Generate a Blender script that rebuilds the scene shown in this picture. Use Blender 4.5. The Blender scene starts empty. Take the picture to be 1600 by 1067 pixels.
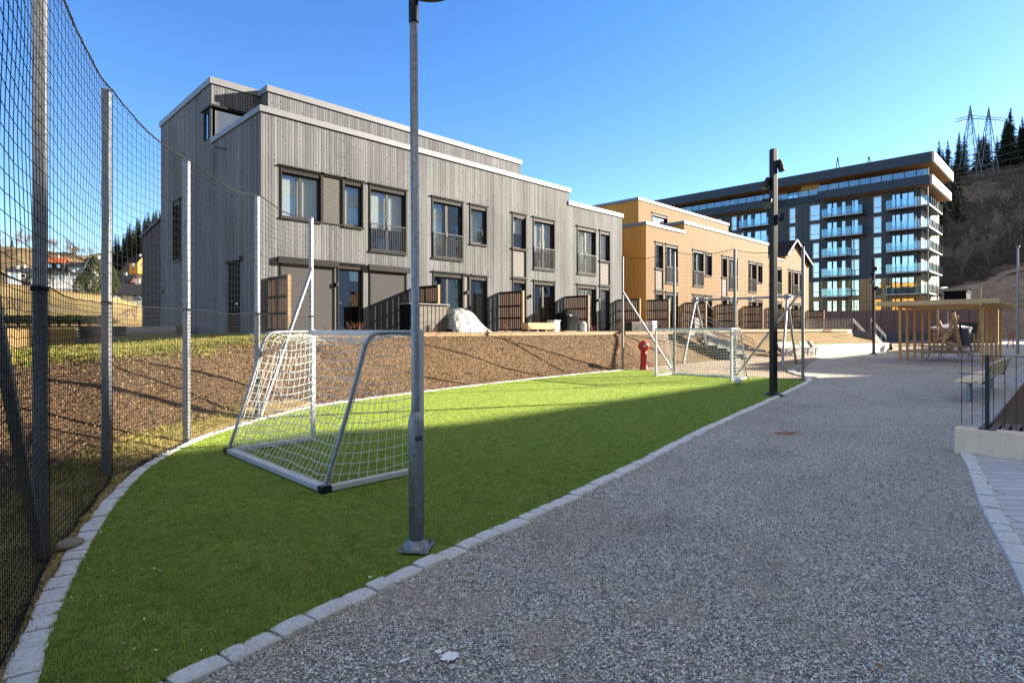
import bpy, math, random
from mathutils import Vector, Matrix, noise
random.seed(7)
R = math.radians
S = bpy.context.scene
COL = S.collection
# ------------------------------------------------------------------ camera, light, sky
F, CX, HZ, TH, EYE = 906., 800., 514.5, R(44.9), 1.6
cT, sT = math.cos(TH), math.sin(TH)
cam = bpy.data.objects.new('camera', bpy.data.cameras.new('camera')); COL.objects.link(cam)
cam.location = (0, 0, EYE); cam.rotation_euler = (R(90), 0, TH - R(90))
cam.data.sensor_width = 36; cam.data.lens = 36 * F / 1600; cam.data.shift_y = -(533.5 - HZ) / 1600
cam.data.clip_start = .05; cam.data.clip_end = 6000
S.camera = cam
SAZ, SEL = R(-26.4), R(19.5)
w = bpy.data.worlds.new("World"); S.world = w; w.use_nodes = True
nt = w.node_tree; sky = nt.nodes.new('ShaderNodeTexSky'); sky.sky_type = 'NISHITA'; sky.sun_disc = False
sky.sun_elevation = SEL; sky.sun_rotation = R(90) - SAZ; sky.air_density = .9; sky.dust_density = .2; sky.ozone_density = 1.8
sky.altitude = 200
bgn = nt.nodes['Background']; bgn.inputs[1].default_value = .068
hs = nt.nodes.new('ShaderNodeHueSaturation'); hs.inputs['Saturation'].default_value = 1.3; hs.inputs['Hue'].default_value = .510; nt.links.new(sky.outputs[0], hs.inputs['Color']); 
# pale glow added out of view, overhead and southward, so shade is less blue
tcw = nt.nodes.new('ShaderNodeTexCoord'); dtp = nt.nodes.new('ShaderNodeVectorMath'); dtp.operation = 'DOT_PRODUCT'; dtp.inputs[1].default_value = (0, -.5, .866)
mrv = nt.nodes.new('ShaderNodeMapRange'); mrv.interpolation_type = 'SMOOTHSTEP'; mrv.inputs[1].default_value = .48; mrv.inputs[2].default_value = .82
mxv = nt.nodes.new('ShaderNodeMixRGB'); mxv.inputs[2].default_value = (2.5, 2.35, 2.15, 1)
nt.links.new(tcw.outputs['Generated'], dtp.inputs[0]); nt.links.new(dtp.outputs['Value'], mrv.inputs[0]); nt.links.new(mrv.outputs[0], mxv.inputs[0])
nt.links.new(hs.outputs[0], mxv.inputs[1]); nt.links.new(mxv.outputs[0], bgn.inputs[0])
sl = bpy.data.lights.new('sun', 'SUN'); sl.energy = 5.0; sl.angle = R(.5); sl.color = (1, .89, .74)
sun = bpy.data.objects.new('sun', sl); COL.objects.link(sun)
sv = Vector((math.cos(SAZ) * math.cos(SEL), math.sin(SAZ) * math.cos(SEL), math.sin(SEL)))
sun.rotation_euler = sv.to_track_quat('Z', 'Y').to_euler(); sun.location = (30, -20, 40)
S.view_settings.view_transform = 'Standard'; S.view_settings.look = 'None'; S.view_settings.gamma = 1
S.view_settings.exposure = 2.28
S.cycles.max_bounces = 6; S.cycles.transparent_max_bounces = 12

# ------------------------------------------------------------------ pixel -> place helpers (surveying only)
def at(x, y, D):
    t = (x - CX) / F
    return Vector((D * (cT + sT * t), D * (sT - cT * t), EYE + (HZ - y) / F * D))
def gnd(x, y, z=0.):
    return at(x, y, F * (EYE - z) / (y - HZ))

# ------------------------------------------------------------------ materials
def lerp(a, b, t): return tuple(a[i] + (b[i] - a[i]) * t for i in range(3))
class Mat:
    def __init__(s, name):
        s.m = bpy.data.materials.new(name); s.m.use_nodes = True; s.t = s.m.node_tree
        s.b = s.t.nodes['Principled BSDF']; s.pos = None
    def n(s, kind, **kw):
        o = s.t.nodes.new('ShaderNode' + kind)
        for k, v in kw.items():
            if k.startswith('i_'):
                k = k[2:]; k = int(k) if k.isdigit() else k
                s.plug(v, o.inputs[k])
            else: setattr(o, k, v)
        return o
    def plug(s, v, inp):
        if isinstance(v, bpy.types.NodeSocket): s.t.links.new(v, inp)
        elif isinstance(v, bpy.types.Node): s.t.links.new(v.outputs[0], inp)
        elif isinstance(v, (tuple, list)) and len(v) == 3 and inp.type == 'RGBA': inp.default_value = (*v, 1)
        else: inp.default_value = v
    def P(s):
        if not s.pos: s.pos = s.n('NewGeometry').outputs['Position']
        return s.pos
    def O(s): return s.n('TexCoord').outputs['Object']
    def scale(s, v, sc): return s.n('VectorMath', operation='MULTIPLY', i_0=v, i_1=sc).outputs[0]
    def noise(s, v, scale, detail=3, rough=.5, dist=0):
        return s.n('TexNoise', i_Vector=v, i_Scale=scale, i_Detail=detail, i_Roughness=rough, i_Distortion=dist).outputs[0]
    def vor(s, v, scale, feature='F1', rnd=1.):
        o = s.n('TexVoronoi', feature=feature, i_Vector=v, i_Scale=scale, i_Randomness=rnd); return o
    def ramp(s, f, *stops, interp='LINEAR'):
        o = s.n('ValToRGB', i_0=f); e = o.color_ramp.elements; o.color_ramp.interpolation = interp
        for i, (p, c) in enumerate(stops):
            if i > 1: e.new(p)
        for i, (p, c) in enumerate(stops):
            c = (c, c, c) if isinstance(c, (int, float)) else c
            e[i].position = p; e[i].color = (*c, 1)
        return o.outputs[0]
    def mix(s, f, a, b, mode='MIX'):
        o = s.n('MixRGB', blend_type=mode); s.plug(f, o.inputs[0]); s.plug(a, o.inputs[1]); s.plug(b, o.inputs[2]); return o.outputs[0]
    def math(s, op, a, b=0., c=None):
        o = s.n('Math', operation=op); s.plug(a, o.inputs[0]); s.plug(b, o.inputs[1])
        if c is not None: s.plug(c, o.inputs[2])
        return o.outputs[0]
    def bump(s, h, strength=.5, dist=.02, nrm=None):
        o = s.n('Bump', i_Height=h, i_Strength=strength, i_Distance=dist)
        if nrm is not None: s.plug(nrm, o.inputs['Normal'])
        s.plug(o, s.b.inputs['Normal']); return o.outputs[0]
    def out(s, col=None, rough=.6, metal=0, spec=.5):
        if col is not None: s.plug(col, s.b.inputs['Base Color'])
        s.plug(rough, s.b.inputs['Roughness']); s.plug(metal, s.b.inputs['Metallic']); s.plug(spec, s.b.inputs['Specular IOR Level'])
        return s.m

def plain(name, col, rough=.6, metal=0, var=.12, sc=6., bump=0., spec=.22):
    m = Mat(name); p = m.P(); n = m.noise(p, sc, 4, .6)
    c = m.ramp(n, (.3, lerp(col, (0, 0, 0), var)), (.7, tuple(min(.95, q * (1 + var * .5)) for q in col)))
    if bump: m.bump(m.noise(p, sc * 8, 3), bump, .01)
    return m.out(c, rough, metal, spec)

def cladding(name, dark, light, pitch=.095, knots=.5, gap=.14, contrast=.5, bump=.9, broad=.35):
    m = Mat(name); p = m.P()
    sep = m.n('SeparateXYZ', i_0=p); u = m.math('ADD', sep.outputs[0], sep.outputs[1])
    k = m.math('DIVIDE', u, pitch); fr = m.math('FRACT', k); fl = m.math('FLOOR', k)
    rnd = m.n('TexWhiteNoise', noise_dimensions='1D', i_W=fl).outputs[0]
    cmb = m.n('CombineXYZ', i_0=m.math('MULTIPLY', u, 60.), i_1=m.math('MULTIPLY', rnd, 40.), i_2=m.math('MULTIPLY', sep.outputs[2], 1.6)).outputs[0]
    grain = m.noise(cmb, 1.0, 4, .65, .6)
    stain = m.noise(m.scale(p, (.6, .6, .25)), 1.0, 4, .6)
    col = m.ramp(grain, (.3, dark), (.72, light))
    col = m.mix(contrast, col, m.ramp(rnd, (0., lerp(dark, (0, 0, 0), .2)), (1, light)))
    col = m.mix(broad, col, m.ramp(stain, (.3, dark), (.7, light)))
    if knots:
        kv = m.vor(m.scale(m.n('CombineXYZ', i_0=u, i_1=0., i_2=sep.outputs[2]).outputs[0], (1, 1, .8)), 5.5)
        kd = m.ramp(kv.outputs['Distance'], (.06, 1.), (.17, 0.))
        col = m.mix(m.math('MULTIPLY', kd, knots), col, lerp(dark, (0, 0, 0), .75))
    g = m.ramp(fr, (0, 0.), (gap, 0.), (gap + .06, 1.), (.96, 1.), (1., 0.))
    col = m.mix(g, m.mix(.7, col, (.012, .012, .012)), col)
    h = m.math('ADD', g, m.math('MULTIPLY', grain, .15))
    m.bump(h, bump, .02)
    return m.out(col, .8, 0, .25)

def wood(name, dark, light, axis=(1, 1, 12), sc=6., rough=.65):
    m = Mat(name); p = m.O(); g = m.noise(m.scale(p, axis), sc, 5, .6, .8)
    kv = m.vor(m.scale(p, tuple(max(.6, a * .35) for a in axis)), 3.)
    c = m.ramp(g, (.32, dark), (.68, light))
    c = m.mix(m.math('MULTIPLY', m.ramp(kv.outputs['Distance'], (.03, 1.), (.1, 0.)), .55), c, lerp(dark, (0, 0, 0), .6))
    m.bump(g, .25, .01); return m.out(c, rough, 0, .3)

def galv(name, base=(.31, .325, .34), rough=.45):
    m = Mat(name); p = m.P(); v = m.vor(p, 38.); n = m.noise(p, 5., 4)
    c = m.ramp(v.outputs['Color'], (.1, lerp(base, (0, 0, 0), .3)), (.9, lerp(base, (1, 1, 1), .18)))
    c = m.mix(.5, c, m.ramp(n, (.3, lerp(base, (0, 0, 0), .25)), (.7, base)))
    return m.out(c, m.ramp(n, (.3, rough), (.7, rough + .15)), .75, .5)

def glass(name, tint=(.55, .6, .62), base=.2, refl=(.95, .97, 1.)):
    m = Mat(name); t = m.t; t.nodes.remove(m.b)
    lw = m.n('LayerWeight', i_Blend=.5); f = m.math('POWER', lw.outputs['Facing'], 4.)
    f = m.math('MULTIPLY_ADD', f, .9 - base, base)
    tr = m.n('BsdfTransparent', i_Color=tint); 
    wv = m.noise(m.P(), .9, 1); bp = m.n('Bump', i_Height=wv, i_Strength=.04, i_Distance=.1)
    gl = m.n('BsdfGlossy', i_Color=refl, i_Roughness=.0); m.plug(bp, gl.inputs['Normal'])
    mx = m.n('MixShader', i_0=f); t.links.new(tr.outputs[0], mx.inputs[1]); t.links.new(gl.outputs[0], mx.inputs[2])
    t.links.new(mx.outputs[0], t.nodes['Material Output'].inputs[0]); return m.m

M = {}
M['grey_clad'] = cladding('grey_boards', (.028, .029, .031), (.215, .223, .232), knots=.95)
M['orange_front'] = cladding('bleached_ochre_sunlit', (.165, .092, .036), (.25, .150, .063), .13, .12, .08, .35, .5)  # weathered ochre, colour also darkened to suit the sunlit front
M['orange_side'] = cladding('ochre_boards_lifted', (.56, .235, .045), (.70, .325, .065), .13, .08, .08, .3, .5)  # same boards, colour brightened to offset the shade on the side wall
M['brown_clad'] = cladding('dark_brown_boards', (.022, .018, .017), (.045, .036, .032), .12, .1)
M['opp_clad'] = cladding('pale_render', (.5, .49, .46), (.66, .65, .62), .14, .05, .05)
M['trim'] = plain('dark_brown_trim', (.014, .013, .013), .55, spec=.12)
M['frame'] = plain('dark_grey_frame', (.035, .032, .030), .5, spec=.2)
M['lframe'] = plain('pale_inner_frame', (.16, .14, .12), .5)
M['blind'] = plain('grey_outer_blind', (.062, .059, .061), .8, 0, .06, 30, spec=.1)
M['slat'] = None
M['cap'] = plain('roof_cap_metal', (.16, .165, .175), .45, .1, .06, spec=.3)
M['glass'] = glass('window_glass', (.84, .87, .88), base=.22)
M['glassb'] = glass('balcony_glass', (.74, .87, .90), .12, (.75, .88, .95))
M['glassap'] = glass('apartment_glass', (.35, .4, .45), .42, (.9, .95, 1.))
M['curtain'] = plain('pale_curtain', (.80, .82, .80), .9, 0, .06)
M['curtain_g'] = plain('sea_green_curtain', (.36, .5, .44), .9, 0, .12)
M['galv'] = galv('galvanised_steel')
M['galvd'] = galv('dull_galvanised_steel', (.24, .25, .26), .5)
M['whitepaint'] = plain('white_powder_coat', (.54, .55, .55), .45, 0, .08, 20)
M['black'] = plain('black_powder_coat', (.010, .012, .015), .45, 0, .1, spec=.3)
M['rail'] = plain('dark_rail', (.035, .035, .037), .45)
M['string_b'] = plain('black_net_string', (.012, .012, .014), .8)
M['string_w'] = plain('white_net_string', (.75, .73, .68), .85)
M['ltimber'] = wood('pale_sawn_timber', (.19, .12, .055), (.30, .205, .11), (1, 1, .12), 9)
M['pine'] = wood('fresh_pine_posts', (.50, .235, .06), (.70, .40, .14), (1, 1, .12), 9)
M['pinebeam'] = wood('pale_pine_beams', (.52, .33, .14), (.76, .53, .27), (.12, .12, 1), 9)
M['benchwood'] = wood('bench_slats', (.74, .54, .32), (.92, .74, .50), (.1, 1, 1), 9)
M['greywood'] = wood('weathered_wood', (.065, .055, .046), (.16, .14, .12), (.12, .5, 1), 8)
M['screenwood'] = wood('stained_screen_boards', (.085, .042, .026), (.15, .08, .045), (1, 1, .15), 10)
M['planter'] = wood('yellow_timber_wall', (.30, .20, .075), (.44, .31, .14), (.12, .12, 1), 8)
M['darktimber'] = wood('grey_timber_wall', (.11, .085, .065), (.22, .175, .13), (.12, .12, 1), 8)
M['tablewood'] = wood('brown_table_boards', (.24, .15, .085), (.42, .29, .18), (.12, .5, 1), 8)

M['log'] = wood('peeled_log', (.30, .155, .06), (.52, .32, .15), (1, 1, .15), 8)
M['red'] = plain('red_plastic', (.42, .010, .006), .4, 0, .1, spec=.3)
M['steel'] = plain('stainless_steel', (.55, .56, .58), .25, .85)
M['blacksheet'] = plain('black_cover_cloth', (.004, .004, .005), .8, 0, .2, spec=.08)
M['slate'] = plain('slate_roof', (.022, .023, .028), .8, 0, .25, 20, spec=.1)
M['charcoal'] = cladding('charcoal_panels', (.050, .064, .078), (.064, .080, .096), 1.2, 0, .01, .3, .15)
M['fascia'] = plain('charcoal_fascia', (.034, .054, .076), .6, 0, .08, 2, spec=.12)
M['gold'] = cladding('ochre_panels', (.30, .21, .095), (.37, .265, .12), 1.2, 0, .012, .3, .15)
M['soffit'] = cladding('timber_soffit', (.24, .12, .045), (.36, .20, .085), .15, 0, .08)
M['whitewall'] = plain('cream_wall', (.40, .37, .32), .7, 0, .05)
M['podium'] = cladding('brown_podium_panels', (.13, .085, .07), (.17, .11, .09), 1.5, 0, .01, .4, .1)
M['wframe'] = plain('oak_window_frame', (.45, .36, .25), .6)
M['bark'] = plain('grey_brown_bark', (.085, .070, .058), .9, 0, .3, 8, spec=.1)
M['barkp'] = plain('pale_grey_bark', (.16, .14, .12), .9, 0, .3, 8, spec=.1)
M['mulch'] = None
M['house_w'] = plain('white_house_paint', (.38, .39, .41), .7)
M['spill'] = plain('white_spill', (.9, .9, .88), .6, 0, .05, 40)
M['pylon'] = plain('pylon_steel', (.09, .125, .17), .5, 0, .1)
M['house_r'] = plain('dark_red_house_paint', (.08, .022, .015), .7)
M['rooforange'] = plain('orange_tiles', (.30, .085, .03), .7, 0, .2, 3)
M['twig'] = plain('red_brown_twigs', (.16, .07, .045), .8)
M['pipe'] = plain('pale_lamp_housing', (.4, .4, .38), .5)
M['bluelabel'] = plain('navy_sticker', (.02, .04, .09), .4)
M['leaf'] = plain('dry_leaf', (.32, .17, .08), .7, 0, .3, 60)
M['rust'] = plain('rust_brown_soil', (.34, .17, .085), .9, 0, .4, 30)
M['fabricw'] = None

def m_slat():
    m = Mat('slatted_panel'); p = m.P(); z = m.n('SeparateXYZ', i_0=p).outputs[2]
    f = m.math('FRACT', m.math('DIVIDE', z, .07)); g = m.ramp(f, (0, 0.), (.3, 0.), (.4, 1.), (1, .9))
    c = m.mix(g, (.02, .018, .016), m.ramp(m.noise(m.scale(p, (3, 3, 30)), 3.), (.3, (.035, .029, .026)), (.7, (.065, .055, .05))))
    m.bump(g, .8, .02); return m.out(c, .7)
M['slat'] = m_slat()
def m_slatw():
    m = Mat('pale_shingle_panel'); p = m.P(); z = m.n('SeparateXYZ', i_0=p).outputs[2]
    f = m.math('FRACT', m.math('DIVIDE', z, .075)); g = m.ramp(f, (0, 0.), (.2, 0.), (.3, 1.), (1, .9))
    c = m.mix(g, (.06, .055, .05), m.ramp(m.noise(m.scale(p, (12, 12, 30)), 3.), (.3, (.14, .13, .125)), (.7, (.21, .195, .185))))
    m.bump(g, .8, .02); return m.out(c, .8)
M['slatw'] = m_slatw()
def m_plastic():
    m = Mat('milky_plastic_sheet'); p = m.P(); f = m.noise(m.scale(p, (3.5, 3.5, 1.6)), 2.2, 5, .65, 1.4)
    h = m.noise(m.scale(p, (6, 6, 1.2)), 1.0, 2, .5, 1.2); m.bump(h, .6, .05)
    c = m.ramp(f, (.34, (.20, .045, .04)), (.41, (.09, .12, .05)), (.46, (.19, .19, .18)), (.54, (.29, .295, .30)), (.66, (.40, .405, .41)))
    return m.out(c, .25, 0, .6)
M['plastic'] = m_plastic()

def m_gravel():
    m = Mat('crushed_gravel'); p = m.P()
    a = m.vor(p, 62.); b = m.vor(p, 110.); e = m.vor(p, 62., 'DISTANCE_TO_EDGE')
    ca = m.ramp(a.outputs['Color'], (0, (.035, .036, .04)), (.35, (.13, .13, .135)), (.7, (.22, .215, .205)), (1, (.55, .53, .49)))
    cb = m.ramp(b.outputs['Color'], (0, (.045, .045, .048)), (.6, (.17, .168, .165)), (1, (.42, .4, .37)))
    c = m.mix(1., m.mix(.4, ca, cb), (3.3, 3.05, 2.65), 'MULTIPLY')
    c = m.mix(m.ramp(e.outputs[0], (0, .75), (.12, 0.)), c, (.04, .04, .04))
    big = m.noise(p, .55, 5, .6); c = m.mix(m.ramp(big, (.45, .0), (.72, .6)), c, (.26, .215, .16))
    c = m.mix(m.ramp(m.noise(p, 2.1, 4, .6), (.58, 0.), (.78, .45)), c, (.13, .115, .10))
    m.bump(m.math('ADD', m.ramp(a.outputs['Distance'], (0, 1.), (.7, 0.)), m.noise(p, 30., 3)), .9, .012)
    return m.out(c, .75, 0, .4)
M['gravel'] = m_gravel()
def m_stone():
    m = Mat('gravel_pebble'); r = m.n('ObjectInfo').outputs['Random']
    c = m.ramp(r, (0, (.02, .021, .022)), (.28, (.14, .14, .138)), (.48, (.36, .36, .335)), (.66, (.55, .53, .47)), (.82, (.92, .90, .85)), (1, (.98, .97, .95)))
    c = m.mix(.2, c, m.mix(m.noise(m.O(), 2., 3), (.12, .12, .11), (.70, .69, .62)))
    c = m.mix(m.ramp(m.noise(m.P(), 1.6, 5, .6), (.50, 0.), (.64, .65)), c, (.50, .42, .31))
    c = m.mix(m.ramp(m.noise(m.P(), 1.1, 3, .5, .5), (.66, 0.), (.72, .55)), c, (.20, .13, .09))
    return m.out(c, .6, 0, .4)
M['pebble'] = m_stone()
def m_turf():
    m = Mat('artificial_turf'); p = m.P()
    n = m.noise(p, 90., 3, .7); n2 = m.noise(p, 1.1, 4, .55); n3 = m.noise(m.scale(p, (1, 3, 1)), 9., 3)
    c = m.ramp(n, (.3, (.11, .17, .02)), (.7, (.29, .40, .055)))
    c = m.mix(m.ramp(n2, (.35, 0.), (.7, .35)), c, (.24, .30, .05)); c = m.mix(m.ramp(n3, (.4, 0.), (.75, .3)), c, (.11, .15, .02))
    m.bump(n, 1., .02); return m.out(c, .85, 0, .15)
M['turf'] = m_turf()
def m_blade():
    m = Mat('turf_blade'); r = m.n('ObjectInfo').outputs['Random']; n2 = m.noise(m.P(), 1.1, 4, .55)
    c = m.ramp(r, (0, (.14, .25, .045)), (.5, (.36, .46, .085)), (.85, (.47, .56, .11)), (1, (.62, .62, .22)))
    c = m.mix(m.ramp(n2, (.40, 0.), (.62, .45)), c, (.36, .40, .09)); c = m.mix(m.ramp(m.noise(m.scale(m.P(), (1, .35, 1)), 3.2, 4, .6), (.55, 0.), (.7, .35)), c, (.14, .22, .04))
    m.out(c, .5, 0, .3); m.b.inputs['Subsurface Weight'].default_value = 0
    tl = m.n('BsdfTranslucent', i_Color=c); mx = m.n('MixShader', i_0=.42); m.t.links.new(m.b.outputs[0], mx.inputs[1]); m.t.links.new(tl.outputs[0], mx.inputs[2])
    m.t.links.new(mx.outputs[0], m.t.nodes['Material Output'].inputs[0]); return m.m
M['blade'] = m_blade()
def m_straw(name, c0, c1, c2):
    m = Mat(name); r = m.n('ObjectInfo').outputs['Random']; c = m.ramp(r, (0, c0), (.5, c1), (1, c2)); return m.out(c, .7, 0, .2)
M['straw'] = m_straw('dry_grass_blade', (.10, .13, .02), (.22, .23, .045), (.42, .33, .11))
M['chip'] = m_straw('bark_chip', (.07, .045, .026), (.19, .125, .065), (.36, .25, .14))
def m_bank():
    m = Mat('bark_and_soil'); p = m.P(); sep = m.n('SeparateXYZ', i_0=p)
    n = m.noise(m.scale(p, (1, 1, 1.6)), 22., 6, .75); v = m.vor(m.scale(p, (1, 2.2, 2)), 34.)
    c = m.ramp(n, (.32, (.045, .028, .018)), (.5, (.17, .105, .055)), (.68, (.34, .22, .115)))
    c = m.mix(.35, c, m.ramp(v.outputs['Color'], (0, (.05, .03, .02)), (.7, (.22, .135, .07)), (1, (.48, .33, .2))))
    g = m.noise(p, 1.3, 5, .65)
    x = sep.outputs[0]; z = sep.outputs[2]
    # grass has taken on the upper left part of the bank and in the turf on top
    gx = m.n('MapRange', i_0=x, i_1=6.5, i_2=3.0).outputs[0]; gz = m.n('MapRange', i_0=z, i_1=.35, i_2=1.25).outputs[0]
    k = m.math('ADD', m.math('MULTIPLY', gx, gz), m.math('MULTIPLY_ADD', g, 1.0, -1.0))
    k2 = m.n('MapRange', i_0=z, i_1=1.2, i_2=1.3).outputs[0]
    k = m.math('MAXIMUM', m.ramp(k, (.25, 0.), (.62, .85)), m.math('MULTIPLY', k2, m.ramp(m.n('MapRange', i_0=x, i_1=7.8, i_2=7.2).outputs[0], (0, 0.), (1, .9))))
    gr = m.ramp(m.noise(p, 30., 4, .7), (.3, (.12, .12, .025)), (.7, (.40, .33, .10)))
    c = m.mix(k, c, gr)
    far = m.n('MapRange', i_0=x, i_1=30., i_2=42.).outputs[0]
    c = m.mix(m.math('MULTIPLY', far, .7), c, m.ramp(m.noise(m.scale(p, (3, 3, 1)), 9., 5, .7), (.3, (.17, .11, .04)), (.7, (.42, .32, .13))))
    m.bump(m.math('ADD', n, m.math('MULTIPLY', v.outputs['Distance'], .6)), 1., .06); return m.out(c, .9, 0, .2)
M['bank'] = m_bank()
def m_kerb():
    m = Mat('granite_kerb'); p = m.P(); n = m.noise(p, 55., 4, .7); b = m.noise(p, 2.5, 3)
    v = m.vor(p, 110.)
    c = m.ramp(n, (.3, (.72, .70, .66)), (.7, (.98, .96, .92))); c = m.mix(m.ramp(v.outputs['Color'], (.78, 0.), (.9, .55)), c, (.12, .12, .13))
    c = m.mix(m.ramp(b, (.5, 0.), (.8, .35)), c, (.42, .37, .30)); m.bump(m.noise(p, 28., 5, .75), 1., .03); return m.out(c, .8, 0, .3)
M['kerb'] = m_kerb()
def m_sand():
    m = Mat('play_sand'); p = m.P(); n = m.noise(p, 40., 4, .7); b = m.noise(p, .5, 5, .6)
    c = m.ramp(n, (.3, (.27, .215, .16)), (.7, (.38, .31, .235))); c = m.mix(m.ramp(b, (.5, 0.), (.62, .5)), c, (.19, .14, .10))
    m.bump(m.math('ADD', n, m.noise(p, 3., 4)), .6, .05); return m.out(c, .9, 0, .2)
M['sand'] = m_sand()
def m_conc(name, a, b):
    m = Mat(name); p = m.P(); n = m.noise(p, 3., 6, .6); f = m.noise(p, 60., 3, .6)
    c = m.ramp(n, (.3, a), (.7, b)); c = m.mix(.25, c, m.ramp(f, (.3, a), (.7, b)))
    sp = m.vor(p, 9.); c = m.mix(m.ramp(sp.outputs['Distance'], (.03, .7), (.06, 0.)), c, (.1, .08, .06))
    st = m.noise(m.scale(p, (6, 6, .8)), 1.5, 4, .7); c = m.mix(m.ramp(st, (.52, 0.), (.75, .3)), c, lerp(a, (.1, .08, .06), .5))
    m.bump(f, .25, .01); return m.out(c, .8, 0, .3)
M['concrete'] = m_conc('buff_concrete', (.78, .56, .38), (.93, .72, .52))
M['greyconc'] = m_conc('grey_concrete', (.26, .26, .25), (.42, .42, .41))
M['stepconc'] = m_conc('step_concrete', (.10, .10, .10), (.18, .18, .18))
def m_pavers():
    m = Mat('long_grey_pavers'); p = m.P(); sep = m.n('SeparateXYZ', i_0=p); x, y = sep.outputs[0], sep.outputs[1]
    rot = m.n('VectorRotate', rotation_type='Z_AXIS', i_Vector=p, i_Angle=R(52)).outputs[0]
    br = m.n('TexBrick', i_Vector=rot, i_Scale=1., offset=.5)
    for k_, v_ in {'Color1': (.66, .66, .66, 1), 'Color2': (.52, .53, .54, 1), 'Mortar': (.045, .045, .045, 1), 'Mortar Size': .006, 'Brick Width': .9, 'Row Height': .17}.items(): br.inputs[k_].default_value = v_
    c = m.mix(.25, br.outputs[0], m.ramp(m.noise(p, 45., 4, .7), (.3, (.2, .2, .2)), (.7, (.5, .5, .5))))
    m.bump(m.math('SUBTRACT', 1., br.outputs[1]), .6, .008); return m.out(c, .75, 0, .3)
M['pavers'] = m_pavers()
def m_field():
    m = Mat('straw_field'); p = m.P(); n = m.noise(p, 2.2, 6, .7); b = m.noise(m.scale(p, (1, 1, .5)), .045, 5, .6)
    c = m.ramp(n, (.3, (.21, .145, .055)), (.7, (.34, .25, .105))); c = m.mix(m.ramp(b, (.45, 0.), (.6, .55)), c, (.24, .18, .07)); m.bump(n, .5, .1); return m.out(c, .9, 0, .1)
M['field'] = m_field()
def m_hill(name, a, b, c_, sc=.25):
    m = Mat(name); p = m.P(); n = m.noise(m.scale(p, (1, 1, 2.)), sc, 8, .75, .6); n2 = m.noise(p, sc * .2, 4)
    c = m.ramp(n, (.33, a), (.5, b), (.7, c_)); c = m.mix(m.ramp(n2, (.5, 0.), (.65, .5)), c, a); m.bump(n, 1., 1.2); return m.out(c, .95, 0, .1)
M['hill'] = m_hill('brown_scrub_slope', (.055, .042, .034), (.15, .105, .075), (.27, .19, .13))
M['hillbare'] = m_hill('cleared_earth_slope', (.20, .145, .105), (.38, .27, .19), (.50, .37, .27), .35)
M['hillleft'] = m_hill('wooded_distance', (.05, .045, .025), (.17, .12, .06), (.30, .21, .10), .12)
def m_fol(name, a, b):
    m = Mat(name); p = m.P(); n = m.noise(p, .9, 4, .7); r = m.n('ObjectInfo').outputs['Random']
    c = m.ramp(n, (.3, a), (.7, b)); c = m.mix(m.math('MULTIPLY', r, .4), c, b); return m.out(c, .9, 0, .1)
M['spruce'] = m_fol('spruce_needles', (.010, .018, .012), (.030, .042, .024))
M['evergreen'] = m_fol('yew_green_needles', (.010, .020, .005), (.045, .055, .012))
M['brush'] = m_fol('bare_brush', (.09, .068, .05), (.20, .15, .11))
def m_net():
    m = Mat('plastic_lattice'); return m.out((.1, .1, .1), .6)

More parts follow.
